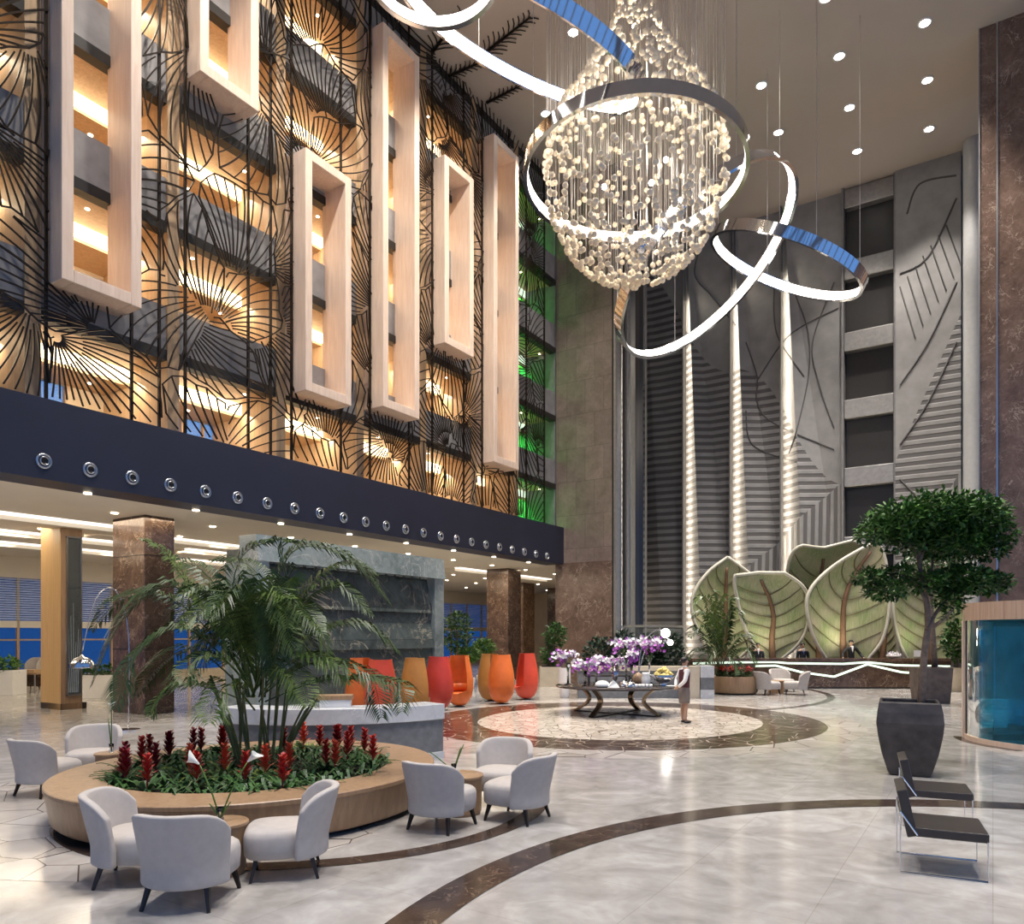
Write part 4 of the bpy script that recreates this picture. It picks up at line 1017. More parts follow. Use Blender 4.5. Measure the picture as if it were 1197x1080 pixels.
# --- second pot with tree, white pot ---
q = G(1094,822); q.y += .3
t = thing('planter_box', 'tapered brown stone planter box behind the charcoal pot', 'pot', q); sqpot(t,.95,1.15,M['brownpot'],0)
o2 = Vector((q.x,q.y,1.08)); t = thing('thin_tree', 'second thin trunked tree standing in the brown planter box', 'tree', o2)
fp = lambda x,y: P(x,y,q.y)-o2
MB().tube([fp(1093,785),fp(1090,740),fp(1087,700),fp(1095,660),fp(1092,640)],[.10,.09,.085,.07,.05],8).build('trunk', M['bark'], t, True)
MB().tube([fp(1088,735),fp(1105,722),fp(1118,705)],[.07,.06,.04],6).build('branch', M['bark'], t, True)
foliage(MB(),[(*fp(1095,645),.9,.9,.5),(*fp(1075,655),.5,.5,.35),(*fp(1120,650),.6,.6,.4)],1200,.17,RF).build('crown', M['tree'], t)
q = G(1119,808); t = thing('white_planter', 'white rounded planter between the brown box and the revolving door', 'pot', q)
MB().lathe([(.22,0),(.30,.2),(.38,.55),(.36,.92),(.30,.94),(.29,.86)],28).build('body', M['beige_stone'], t, True, 50)
t = thing('leafy_shrub', 'leafy green shrub growing from the white planter beside the revolving door', 'shrub', (q.x,q.y,.86)); 
MB().cyl((0,0,0),(0,0,.6),.03).build('stem', M['bark'], t); foliage(MB(),[(0,0,1.1,.55,.5,.75)],900,.2,RF).build('foliage', M['tree'], t)
# --- planting behind the round table ---
q0 = G(742,816); YW = q0.y
def wallbox(x0,x1,Y,th,z0,z1,m,nm,parent=None):
    a, b = (x0-CX)/F*Y, (x1-CX)/F*Y
    return MB().box(((a+b)/2,Y+th/2,(z0+z1)/2),(b-a,th,z1-z0)).build(nm, M[m], parent)
t = thing('planter_wall', 'long low grey stone planter wall with beige ledge behind the round table', 'planter', (0,0,0))
wallbox(676,808,YW,.5,0,.95,'bar_slate','front',t); wallbox(674,809,YW-.06,.62,.95,1.10,'beige_stone','ledge',t)
wallbox(800,818,YW-.1,.7,0,1.10,'beige_stone','end_post',t)
t2 = thing('end_pier', 'pale striped stone pier with grey band closing the planter wall at right', 'pier', (0,0,0))
wallbox(819,835,YW-.15,.8,.72,1.12,'bar_marble','cap',t2); wallbox(819.3,834.7,YW-.13,.76,.30,.72,'bar_slate','band',t2); wallbox(819,835,YW-.15,.8,0,.30,'bar_marble','foot',t2)
for k, (x, s) in enumerate([(700,1.0),(728,1.1),(757,1.05),(783,1.1)]):
    Yh = YW+1.5; c = ((x-CX)/F*Yh, Yh, 0)
    t = thing('hedge_shrub', '%s dark green shrub from the left in the hedge behind the round table' % ORD[k], 'shrub', c, 0, 'dark shrubs behind the round table')
    MB().cyl((0,0,0),(0,0,.8),.05).build('stem', M['bark'], t); foliage(MB(),[(0,0,1.25*s,.56,.5,.85*s)],900,.2,RF).build('foliage', M['hedge'], t)
q = G(858,813); Yp = q.y+.9
t = thing('round_flower_planter', 'round wooden planter of red flowers right of the striped pier', 'planter', ((858-CX)/F*Yp,Yp,0))
MB().lathe([(.82,.06),(.86,.12),(.86,.62),(.84,.66),(.66,.66),(.64,.5)],40,cap1=False).build('drum', M['oak'], t, True, 40); MB().lathe([(.72,0),(.72,.07)],30).build('plinth', M['darkwood'], t); MB().lathe([(.65,.55),(.65,.56)],30).build('soil', M['soil'], t)
t = thing('potted_palm', 'smaller palm in the wooden flower planter before the leaf sculptures', 'palm', ((842-CX)/F*Yp,Yp,.56)); org = t.location.copy()
lst = [([(842,785),(835,740),(825,700),(812,705)],-.3,1),([(842,785),(830,750),(818,735),(806,745)],-.6,0),([(842,785),(850,735),(858,715),(872,728)],-.3,0),([(842,785),(855,755),(868,745),(880,762)],.3,0),([(842,785),(838,730),(842,698),(835,690)],.2,1),([(842,785),(828,765),(815,762),(805,775)],.2,0),([(842,785),(860,765),(872,762),(882,775)],-.5,0),([(842,785),(846,740),(850,705),(862,700)],.6,0),([(842,785),(832,735),(822,718),(810,722)],.8,0),([(842,785),(850,765),(860,775),(866,786)],-.8,0),([(842,785),(834,760),(824,772),(820,784)],-.8,0)]
palm(t, org, lst, Yp, [((.05*i,.03*(i%3),0),(.10*i-.15,.05*i,.7),.025) for i in range(-2,4)], ll=.75, wd=.04, step=.07)
for k in range(9):
    a = 2*pi*k/9; x = t.location.x+.25+.5*cos(a)-.05; c = ((858-CX)/F*Yp+.52*cos(a), Yp+.52*sin(a), .56)
    lb = '%s red poinsettia counted round the rim of the wooden flower planter' % ORD[k]
    if k == 0:
        p0 = thing('poinsettia', lb, 'flower', c, 0, 'red poinsettias in the wooden flower planter'); mb = MB(); m2 = MB(); rr = random.Random(8)
        for j in range(26):
            d = Vector((rr.gauss(0,1),rr.gauss(0,1),rr.uniform(.1,.8))).normalized(); s = d.cross(Vector((0,0,1))).normalized(); b0 = Vector((rr.uniform(-.12,.12),rr.uniform(-.12,.12),.3+rr.uniform(-.05,.12))); mb.add([b0,b0+d*.07+s*.04,b0+d*.16,b0+d*.07-s*.04],[(0,1,2,3)])
            b1 = b0-Vector((0,0,.2)); m2.add([b1,b1+d*.1+s*.05,b1+d*.2,b1+d*.1-s*.05],[(0,1,2,3)])
        m2.cyl((0,0,0),(0,0,.3),.02,5); m2.build('leaves', M['brom'], p0); mb.build('bracts', M['red'], p0)
    else: dup(p0, c, k*.7, lb)
# --- planting left of the table ---
q = G(646,803); t = thing('planter_cube', 'low beige stone planter box by the stone pillar base', 'planter', q); MB().box((0,.5,.42),(1.05,.9,.84)).build('body', M['beige_stone'], t); MB().box((0,.5,.85),(.9,.75,.02)).build('soil', M['soil'], t)
t = thing('tiered_shrub', 'dark round topped shrub in the beige box by the stone pillar', 'shrub', (q.x,q.y+.5,.84)); MB().cyl((0,0,0),(.1,0,1.2),.04).build('stem', M['bark'], t); foliage(MB(),[(.15,0,1.35,.5,.45,.5),(-.1,0,.45,.4,.4,.4)],900,.18,RF).build('foliage', M['tree'], t)
q = G(660,803); q = Vector((q.x,q.y-2.2,0)); q = Vector(((660-CX)/F*26.0,26.0,0)); t = thing('tall_vase', 'tall white floor vase standing left of the round table', 'vase', q); MB().lathe([(.13,0),(.17,.1),(.22,.6),(.205,1.05),(.17,1.05),(.16,.9)],24).build('body', M['white'], t, True, 50); MB().lathe([(.13,.95),(.12,1.6)],12).build('dark_stalks', M['bark'], t)
for px, py, Y, hh, tr, lb in ((534,738,30,1.05,1,'round topped tree on a thin trunk at the end of the water wall'),(565,758,33,.5,0,'small clipped green ball shrub behind the amber pod chair'),(547,765,31,.34,0,'lowest green shrub right of the round topped tree')):
    c = P(px,py,Y); t = thing('ball_tree' if tr else 'ball_shrub', lb, 'tree' if tr else 'shrub', (c.x,c.y,0)); foliage(MB(),[(0,0,c.z,.62 if tr else .5,.6,hh*.75)],700,.2,RF).build('foliage', M['tree'] if tr else M['tree2'], t)
    MB().cyl((0,0,0),(0,0,c.z),.05).build('trunk', M['bark'], t); MB().lathe([(.25,0),(.32,.4),(.28,.42)],16).build('pot', M['white'], t)
# ================= LEAF SCULPTURES =============================================================
def leafmat(name, c1, c2, c3):
    t = NT(name); co = t.coord((1,1,1)); n1 = t.noise(co, .8, 4); n2 = t.noise(t.coord((9,9,1.2)), 2.2, 4)
    c = t.mix(t.ramp(n1, [(.35,0.0),(.65,1.0)]), c1, c2); c = t.mix(t.math('MULTIPLY', t.ramp(n2, [(.4,0.0),(.7,1.0)]), .6), c, c3)
    t.bump(n2, .5, .03); return t.out(c, .55)
M['lsurf'] = leafmat('leaf_sculpture', (.38,.33,.21), (.20,.26,.09), (.43,.40,.28))
M['lrim'] = plain('leaf_rim', (.50,.47,.38), .5, var=.12, sc=2)
M['lvein'] = plain('leaf_vein', (.13,.11,.05), .6, var=.2, sc=3)
M['lrib'] = plain('leaf_midrib', (.16,.085,.045), .55, var=.2, sc=3)
def resample(pl, v):
    d = [0]
    for a, b in zip(pl,pl[1:]): d.append(d[-1]+sqrt((a[0]-b[0])**2+(a[1]-b[1])**2))
    s = v*d[-1]
    for i in range(len(pl)-1):
        if s <= d[i+1]+1e-9:
            f = (s-d[i])/max(1e-9,d[i+1]-d[i]); p0,p1,p2,p3 = pl[max(0,i-1)],pl[i],pl[i+1],pl[min(len(pl)-1,i+2)]
            return tuple(.5*((2*p1[k])+(-p0[k]+p2[k])*f+(2*p0[k]-5*p1[k]+4*p2[k]-p3[k])*f*f+(-p0[k]+3*p1[k]-3*p2[k]+p3[k])*f**3) for k in (0,1))
    return pl[-1]
def leaf_sculpture(lb, Lp, Mp, Rp, Y, cup, curl):
    t = thing('leaf_sculpture', lb, 'sculpture', P(Mp[0][0],770,Y)*1, 0, 'giant leaf sculptures behind the reception'); t.location.z = 0; org = t.location.copy()
    def S(s, v):
        l, m, r = resample(Lp,v), resample(Mp,v), resample(Rp,v)
        a = (l if s < 0 else r); x = m[0]+(a[0]-m[0])*abs(s); y = m[1]+(a[1]-m[1])*abs(s)
        wdt = abs(a[0]-m[0])*Y/F; p = P(x, y, Y); p.y += -cup*wdt*abs(s)**1.8 - curl*max(0,v-.6)**1.5*4
        return p-org
    nu, nv = 16, 22; mb = MB(); idx = {}
    for lay in (0,1):
        for j in range(nv+1):
            for i in range(nu+1): p = S(-1+2*i/nu, j/nv); idx[lay,i,j] = len(mb.v); mb.v.append((p.x,p.y+(.14 if lay else 0),p.z))
    for j in range(nv):
        for i in range(nu):
            mb.f.append((idx[0,i,j],idx[0,i+1,j],idx[0,i+1,j+1],idx[0,i,j+1])); mb.f.append((idx[1,i,j],idx[1,i,j+1],idx[1,i+1,j+1],idx[1,i+1,j]))
        mb.f.append((idx[0,0,j],idx[0,0,j+1],idx[1,0,j+1],idx[1,0,j])); mb.f.append((idx[0,nu,j],idx[1,nu,j],idx[1,nu,j+1],idx[0,nu,j+1]))
    for i in range(nu): mb.f.append((idx[0,i,nv],idx[0,i+1,nv],idx[1,i+1,nv],idx[1,i,nv])); mb.f.append((idx[0,i,0],idx[1,i,0],idx[1,i+1,0],idx[0,i+1,0]))
    mb.build('blade', M['lsurf'], t, True)
    e = [S(-1,j/24) for j in range(25)]+[S(-1+2*i/12,1) for i in range(1,12)]+[S(1,1-j/24) for j in range(25)]
    MB().tube([p+Vector((0,.05,0)) for p in e], .075, 8).build('rim', M['lrim'], t, True)
    MB().tube([S(0,.9*j/20)+Vector((0,-.03,0)) for j in range(21)],[.15-.09*j/20 for j in range(21)],8).build('midrib', M['lrib'], t, True)
    for k in range(6):
        v0 = .10+.125*k
        for s in (-1,1):
            MB().tube([S(s*.9*f, min(.98,v0+.16*f**1.4))+Vector((0,-.02,0)) for f in [i/8 for i in range(9)]],[.036-.02*i/8 for i in range(9)],6).build('vein', M['lvein'], t, True)
YL = 32.0
leaf_sculpture('leftmost giant leaf sculpture with a pointed tip behind the small palm',[(830,772),(818,745),(808,725),(805,706),(811,688),(827,668),(849,652)],[(845,772),(847,745),(848,720),(848,700),(848,685),(848,668),(849,652)],[(860,772),(884,745),(892,722),(892,700),(885,682),(868,667),(849,652)],33.2,.35,.3)
leaf_sculpture('giant leaf sculpture with a curled blunt top, second from the left',[(895,772),(880,755),(866,730),(858,700),(854,684),(854,674)],[(903,772),(902,745),(904,722),(899,700),(890,684),(884,670)],[(911,772),(930,753),(940,730),(939,698),(931,684),(911,671)],YL,.30,.35)
leaf_sculpture('dark giant leaf sculpture standing highest behind the others with a folded top',[(940,772),(926,730),(916,690),(914,662),(918,646),(927,641)],[(957,772),(957,730),(957,690),(957,665),(956,652),(954,643)],[(975,772),(990,730),(1000,690),(1003,662),(1000,643),(982,636)],34.0,.30,.9)
leaf_sculpture('largest giant leaf sculpture with a pointed tip, just left of the tree',[(965,772),(950,751),(941,730),(937,706),(942,690),(954,676),(974,660),(997,646),(1022,633)],[(986,772),(985,750),(985,730),(986,708),(990,690),(996,676),(1004,662),(1013,648),(1022,633)],[(1010,772),(1024,751),(1030,730),(1033,706),(1033,690),(1032,675),(1031,662),(1028,648),(1022,633)],31.6,.32,.35)
leaf_sculpture('giant leaf sculpture half hidden behind the tree trunk at right',[(1058,772),(1046,750),(1038,720),(1040,690),(1050,668),(1066,659)],[(1085,772),(1084,750),(1083,720),(1082,690),(1080,672),(1080,660)],[(1105,772),(1118,750),(1124,720),(1120,690),(1112,670),(1096,660)],32.4,.3,.35)
leaf_sculpture('narrow folded leaf sculpture edge on between the two right leaves',[(1012,772),(1020,750),(1027,730),(1031,710),(1034,692)],[(1030,772),(1033,750),(1034,730),(1035,710),(1034,692)],[(1048,772),(1046,750),(1043,730),(1039,710),(1034,692)],32.9,.5,.1)
# ================= RECEPTION ===================================================================
YR = 30.3
rx = lambda px, Y=YR: (px-CX)/F*Y
struct(MB().box(((rx(800)+rx(1120))/2,32.2,.06),(rx(1120)-rx(800)+1,3.2,.12)).build('floor_dais', M['emper']))
t = thing('reception_desk', 'long dark marble reception desk with glowing zigzag lines below the leaf sculptures', 'desk', (0,0,0))
wallbox(800,1112,YR,.7,.06,1.12,'emper','front',t); wallbox(798,1114,YR-.08,.9,1.12,1.24,'emper','counter_top',t); wallbox(801,1111,YR+.05,.6,0,.06,'darkwood','plinth',t)
def led(pts, nm='led_line'):
    mb = MB(); q = [P(x,y,YR-.03) for x, y in pts]
    for a, b in zip(q,q[1:]):
        d = (b-a).normalized(); n = Vector((-d.z,0,d.x))*.042
        mb.add([a-n,b-n,b+n,a+n]+[p+Vector((0,.04,0)) for p in (a-n,b-n,b+n,a+n)],[(0,1,2,3),(7,6,5,4),(0,4,5,1),(2,6,7,3)])
    mb.build(nm, M['led_green'], t)
led([(810,775.5),(860,774.2),(904,773.6),(921,775.2),(986,776),(1014,774.0),(1047,777.5),(1111,779)]); led([(883,778.5),(907,778),(937,785.7),(975,791),(1014,776.5),(1054,785.7),(1073,787),(1111,788)])
for px, w, h, lb in ((1049,.62,.14,'low white flower bowl on the reception desk right of the tall receptionist'),(1079,.45,.30,'white upright screen on the reception desk behind the tree trunk')):
    q = thing('flower_bowl' if px < 1060 else 'desk_screen', lb, 'bowl' if px < 1060 else 'screen', (rx(px),YR+.3,1.24))
    if px < 1060: MB().lathe([(.12,0),(.28,.08),(.30,.12),(.25,.11)],20,cap1=False).build('bowl', M['white'], q, True); foliage(MB(),[(0,0,.16,.25,.2,.08)],120,.09,RF).build('flowers', M['orchidw'], q)
    else: MB().box((0,0,.19),(.42,.03,.26)).build('panel', M['white'], q); MB().box((0,.02,.04),(.05,.05,.08)).build('stand', M['steel'], q); MB().box((0,0,.008),(.22,.16,.016)).build('foot', M['steel'], q)
# ================= PEOPLE ======================================================================
def skinned(nm, J, E, m, parent, sub=2):
    me = bpy.data.meshes.new(nm); keys = list(J); ix = {k:i for i,k in enumerate(keys)}
    me.from_pydata([J[k][:3] for k in keys],[(ix[a],ix[b]) for a,b in E],[]); o = bpy.data.objects.new(nm, me); COL.objects.link(o)
    sk = o.modifiers.new('skin','SKIN'); o.modifiers.new('s','SUBSURF').levels = sub
    if not me.skin_vertices: 
        bpy.context.view_layer.objects.active = o
        me.attributes
    for i, k in enumerate(keys):
        r = J[k][3]; v = me.skin_vertices[0].data[i]; v.radius = r if isinstance(r, tuple) else (r, r); v.use_root = (i == 0)
    bpy.context.view_layer.update(); dg = bpy.context.evaluated_depsgraph_get(); nm_ = bpy.data.meshes.new_from_object(o.evaluated_get(dg))
    bpy.data.objects.remove(o); nm_.name = nm; o = bpy.data.objects.new(nm, nm_); COL.objects.link(o); o.parent = parent
    nm_.materials.clear(); nm_.materials.append(m); nm_.polygons.foreach_set('use_smooth',[True]*len(nm_.polygons)); return o
def person(lb, loc, rz, H_, arms, female, female_col=None, tie=None, suit='suit'):
    t = thing('person', lb, 'person', loc, rz); s = H_/1.70; 
    J = {'pel':(0,0,.95,(.13,.10)),'sp':(0,0,1.12,(.115,.085)),'ch':(0,.0,1.30,(.14,.095)),'ub':(0,-.005,1.41,(.10,.07)),'nk':(0,0,1.47,.050),'hd0':(0,.015,1.535,(.062,.070)),'hd1':(0,.012,1.61,(.074,.090)),'hd2':(0,.0,1.675,(.052,.064))}
    E = [('pel','sp'),('sp','ch'),('ch','ub'),('ub','nk'),('nk','hd0'),('hd0','hd1'),('hd1','hd2')]
    for e, c in ((-1,'l'),(1,'r')):
        sh, el, wr, ha = arms[c]
        J['sh'+c]=(*sh,.055); J['el'+c]=(*el,.042); J['wr'+c]=(*wr,.028); J['ha'+c]=(*ha,(.036,.020))
        E += [('ub','sh'+c),('sh'+c,'el'+c),('el'+c,'wr'+c),('wr'+c,'ha'+c)]
        dv = (Vector(ha)-Vector(wr)).normalized(); sd = dv.orthogonal().normalized()
        for k in range(4):
            p = Vector(ha)+sd*(.027-.018*k); L = (.06,.07,.065,.05)[k]; J['f%d%s'%(k,c)]=(*(p+dv*L*.55),.009); J['g%d%s'%(k,c)]=(*(p+dv*L+dv.cross(sd)*.02),.008); E += [('ha'+c,'f%d%s'%(k,c)),('f%d%s'%(k,c),'g%d%s'%(k,c))]
        p = Vector(wr).lerp(Vector(ha),.5)+sd*.045; J['th'+c]=(*(p+dv*.04),.010); E.append(('wr'+c,'th'+c))
        st = .03*e
        J['hp'+c]=(.085*e,0,.88,.088); J['kn'+c]=(.085*e,.02,.49,.054); J['cf'+c]=(.085*e,-.01,.36,.054); J['an'+c]=(.085*e,-.015,.09,.034); J['to'+c]=(.09*e,.12,.035,(.036,.026))
        E += [('pel','hp'+c),('hp'+c,'kn'+c),('kn'+c,'cf'+c),('cf'+c,'an'+c),('an'+c,'to'+c)]
    sc = lambda q: {k:(v[0]*s,v[1]*s,v[2]*s,(v[3] if not isinstance(v[3],tuple) else v[3])) for k,v in q.items()}
    skinned('body', sc(J), E, M['skin'], t)
    def cloth(keys, grow, m, nm):
        q = {}
        for k in keys:
            r = J[k][3]; q[k] = (*J[k][:3], (r[0]+grow, r[1]+grow) if isinstance(r,tuple) else r+grow)
        return skinned(nm, sc(q), [e for e in E if e[0] in q and e[1] in q], m, t)
    up = ['pel','sp','ch','ub','shl','ell','wrl','shr','elr','wrr']
    if female:
        cloth(up[1:], .012, M['shirt'], 'shirt')
        MB().lathe([(r*s,z*s) for r,z in ((.172,.94),(.168,1.05),(.180,1.20),(.186,1.31),(.160,1.395),(.085,1.44))],24,sy=.74,cap0=False,cap1=False).build('vest', M['maroon'], t, True)
        mb = MB().lathe([(.165*s,.52*s),(.172*s,.60*s),(.178*s,.80*s),(.165*s,.93*s),(.135*s,1.03*s)],24,sy=.78); mb.build('skirt', M['skirt'], t, True)
        MB().lathe([(.115*s,1.40*s),(.085*s,1.445*s),(.066*s,1.465*s),(.058*s,1.50*s),(.050*s,1.47*s)],14,cap0=False,cap1=False).build('collar', M['shirt'], t, True)
    else:
        cloth(up, .020, M[suit], 'jacket')
        MB().add([(-.045*s,.118*s,1.46*s),(.045*s,.118*s,1.46*s),(.0,.150*s,1.22*s),(-.05*s,.075*s,1.49*s),(.05*s,.075*s,1.49*s)],[(0,2,1),(3,0,1,4)]).build('shirt_front', M['shirt'], t)
        if tie: MB().add([(-.012*s,.125*s,1.46*s),(.012*s,.125*s,1.46*s),(.02*s,.152*s,1.30*s),(0,.158*s,1.24*s),(-.02*s,.152*s,1.30*s)],[(0,1,2,3,4)]).build('tie', M[tie], t)
        for c, e in (('l',-1),('r',1)): skinned('trouser_leg', sc({k+c:(*J[k+c][:3], (J[k+c][3]+.02)) for k in ('hp','kn','an')}), [('hp'+c,'kn'+c),('kn'+c,'an'+c)], M[suit], t)
    for e in (-1,1):
        mb = MB().ball((.088*e*s,.045*s,.035),.05,12,8,(.9,2.1,.72)); mb.v = [(x,y,max(0,z)) for x,y,z in mb.v]; mb.build('shoe', M['black'], t, True)
        MB().ball((.030*e*s,.098*s,1.615*s),.011,8,6).build('eye', M['hair'], t, True); MB().ball((.078*e*s,.005*s,1.60*s),.022,8,6,(.4,.8,1.2)).build('ear', M['skin'], t, True)
        MB().box((.030*e*s,.100*s,1.642*s),(.035,.008,.008)).build('eyebrow', M['hair'], t)
    MB().tube([(0,.098*s,1.625*s),(0,.118*s,1.588*s),(0,.100*s,1.578*s)],[.008,.014,.010],6).build('nose', M['skin'], t, True)
    MB().box((0,.096*s,1.550*s),(.045,.012,.010)).build('mouth', M['maroon'], t)
    mb = MB().ball((0,-.018*s,1.645*s),.098*s,18,12,(.90,1.02,.86)); mb.v = [(x,y if z > 1.655*s else min(y,.02*s),z) for x,y,z in mb.v]
    mb.build('hair', M['hair'], t, True)
    if female: MB().ball((0,-.115*s,1.60*s),.045*s,12,8).build('hair_bun', M['hair'], t, True)
    return t
a_back = {'l':((-.165,-.01,1.375),(-.235,-.11,1.11),(-.09,-.205,.93),(-.01,-.215,.90)),'r':((.165,-.01,1.375),(.235,-.11,1.11),(.09,-.225,.95),(.01,-.235,.92))}
a_down = {'l':((-.175,0,1.385),(-.225,-.01,1.11),(-.215,.07,.87),(-.21,.09,.80)),'r':((.175,0,1.385),(.225,-.01,1.11),(.215,.07,.87),(.21,.09,.80))}
a_wide = {'l':((-.18,0,1.385),(-.34,.03,1.16),(-.40,.20,1.02),(-.40,.27,1.00)),'r':((.18,0,1.385),(.34,.03,1.16),(.40,.20,1.02),(.40,.27,1.00))}
wp = G(800,845); person('person in white shirt, maroon vest and taupe skirt standing by the round table, hands behind', wp, radians(-75), 1.62, a_back, True)
person('receptionist in dark navy suit behind the desk under the second leaf sculpture', (rx(886,31.4),31.4,.12), radians(172), 1.72, a_down, False, None, None)
person('receptionist in navy suit and blue tie behind the middle of the desk', (rx(938.5,31.4),31.4,.12), radians(175), 1.72, a_down, False, None, 'tie')
person('tall receptionist in black suit leaning with spread arms on the desk under the largest leaf', (rx(995,31.3),31.3,.12), radians(178), 1.84, a_wide, False, None, None, 'suitb')
# ================= SEATING BY THE RECEPTION ====================================================
for px, py, a, lb in ((896,812,-75,'pale chair facing right beside the wooden flower planter near the reception'),(914,808,190,'pale chair behind the little table near the reception desk'),(931,812,70,'pale chair facing left in the group near the reception desk')):
    p = G(px,py); o = dup(c0, (p.x,p.y+.0,0), radians(a), lb, 'pale fabric slipper chairs'); o.scale = (1.12,1.12,1.08)
p = G(911,811); side_table((p.x,p.y+.35), .30, 'round wooden drum table between the chairs near the reception')
# ================= REVOLVING DOOR ==============================================================
dc = Vector((11.36,15.05,0)); t = thing('revolving_door', 'wood framed revolving door with tall curved blue tinted glass at the right edge', 'door', dc, radians(-35)); RD = 1.85
def cyl_sec(r0,r1,z0,z1,a0,a1,n=40):
    mb = MB(); 
    for i in range(n+1):
        a = radians(a0+(a1-a0)*i/n)
        for r, z in ((r0,z0),(r1,z0),(r1,z1),(r0,z1)): mb.v.append((r*cos(a),r*sin(a),z))
    for i in range(n):
        for k in range(4): mb.f.append((4*i+k,4*i+(k+1)%4,4*i+4+(k+1)%4,4*i+4+k))
    mb.f += [(3,2,1,0),tuple(4*n+k for k in range(4))]; return mb
M['door_wood'] = wood('door_wood', (.44,.30,.22), (.56,.41,.31), .45, .8, planks=14)
cyl_sec(RD-.12,RD+.04,2.50,2.86,0,360,96).build('header', M['door_wood'], t, True, 30); cyl_sec(0.02,RD-.12,2.80,2.86,0,360,64).build('canopy', M['door_wood'], t)
cyl_sec(RD-.06,RD+.03,0,.10,186,354).build('bottom_rail', M['frame'], t, True, 30); cyl_sec(RD-.10,RD+.05,0,.10,6,174).build('bottom_rail', M['frame'], t, True, 30)
cyl_sec(RD-.02,RD-.005,.10,2.50,192,348).build('front_glass', M['doorglass'], t, True, 30); cyl_sec(RD-.02,RD-.005,.10,2.50,20,160).build('back_glass', M['doorglass'], t, True, 30)
for a in (187,353):
    d = Vector((cos(radians(a)),sin(radians(a)),0)); bev(MB().box(d*(RD-.02)+Vector((0,0,1.25)),(.16,.20,2.5),radians(a)).build('jamb', M['frame'], t), .01)
for a in (191.5,348.5): d = Vector((cos(radians(a)),sin(radians(a)),0)); MB().box(d*(RD-.02)+Vector((0,0,1.3)),(.05,.08,2.4),radians(a)).build('dark_post', M['black'], t)
MB().cyl((0,0,.02),(0,0,2.5),.05).build('shaft', M['steel'], t, True)
for a in (40,130,220,310):
    d = Vector((cos(radians(a)),sin(radians(a)),0)); MB().box(d*.9+Vector((0,0,1.28)),(1.6,.02,2.3),radians(a)).build('wing_glass', M['doorglass'], t); MB().box(d*.9+Vector((0,0,.14)),(1.6,.05,.12),radians(a)).box(d*.9+Vector((0,0,2.42)),(1.6,.05,.10),radians(a)).build('wing_rail', M['black'], t)
struct(cyl_sec(RD+.05,RD+.22,.0,.006,150,210,20).build('floor_band', M['band']))
bpy.data.objects['floor_band.003'].location = dc
MB().cyl(Vector((-1.9,-.28,2.90)),Vector((-1.9,-.28,2.98)),.07).build('sensor', M['black'], t)
# ================= LAMPS =======================================================================
M['globe'] = emis('globe_glow', (1,.95,.88), 9)
Yg = 24.9
t = thing('arc_lamp', 'arched floor lamp with two glowing glass globes rising behind the round table', 'lamp', ((746-CX)/F*Yg,Yg,0)); org = t.location.copy()
MB().lathe([(.22,0),(.22,.03),(.03,.05)],24).build('base', M['chrome'], t, True, 40)
for pts, c, r in (([(746,807),(747,775),(752,752),(765,737),(776,737)],(778,740),.155),([(746,807),(748,780),(756,757),(770,745),(782,747)],(783.5,751),.10)):
    MB().tube(crv([P(x,y,Yg)-org for x,y in pts],16),.016,6).build('arm', M['chrome'], t, True); MB().ball(P(*c,Yg)-org,r,18,12).build('globe', M['globe'], t, True)
Yd = 17.0; t = thing('dome_lamp', 'chrome dome shade of an arc floor lamp left of the big palm', 'lamp', ((150-CX)/F*Yd,Yd,0)); org = t.location.copy()
MB().lathe([(.25,0),(.25,.04),(.03,.06)],24).build('base', M['chrome'], t, True, 40)
MB().tube(crv([P(x,y,Yd)-org for x,y in [(150,852),(150,740),(135,690),(112,700),(96,762)]],24),.012,6).build('arm', M['chrome'], t, True)
c = P(96,774,Yd)-org; MB().lathe([(.255,-.13),(.26,-.10),(.235,0),(.16,.09),(.05,.13),(.02,.17)],28,c,cap0=False).build('shade', M['chrome'], t, True); MB().ball(c+Vector((0,0,-.08)),.07,12,8).build('bulb', M['white'], t, True)
# ================= LIFT ENCLOSURE ==============================================================
t = thing('lift_lobby', 'low glass lift enclosure with steel frame at the foot of the lift shaft', 'enclosure', (0,0,0))
mb = MB()
for u, w in ((24.0,4.6),(26.9,4.6),(24.0,2.85)): mb.uw(u-.03,u+.03,w-.03,w+.03,0,2.6)
mb.uw(23.97,26.93,4.57,4.63,2.54,2.6).uw(23.97,24.03,2.85,4.63,2.54,2.6).uw(26.87,26.93,2.85,4.63,2.54,2.6); mb.build('frame', M['steel'], t)
MB().uw(24.03,26.87,4.59,4.61,.05,2.54).build('side_glass', M['balglass'], t); MB().uw(23.99,24.01,2.88,4.57,.05,2.54).build('front_glass', M['balglass'], t)
MB().uw(24.0,26.9,2.85,4.6,2.6,2.64).build('roof', M['steel'], t)
# ================= LOBBY FURNITURE =============================================================
q = at(8,27.5); t = thing('lobby_planter', 'white planter box with green plant at the far left edge', 'planter', q); MB().box((0,0,.45),(.95,.8,.9)).build('body', M['white'], t); foliage(MB(),[(0,0,1.05,.45,.4,.28)],260,.2,RF).build('foliage', M['tree2'], t)
q = at(31,28.5); t = thing('desk', 'small brown wooden desk with steel legs near the left lobby windows', 'desk', q); MB().box((0,0,.72),(1.2,.7,.06)).build('top', M['oak'], t); MB().box((0,.3,.45),(1.1,.03,.5)).build('modesty_panel', M['emper'], t)
for sx in (-.5,.5):
    for sy_ in (-.28,.28): MB().box((sx,sy_,.345),(.04,.04,.69)).build('leg', M['steel'], t)
bev(MB().box((.05,0,.81),(.8,.5,.12)).build('drawer_box', M['corr_wood'], t), .01)
q = at(32,30); o = dup(c0, q, radians(150), 'pale lobby chair behind the little desk by the left windows', 'pale fabric slipper chairs'); o.scale = (1.2,1.2,1.6)
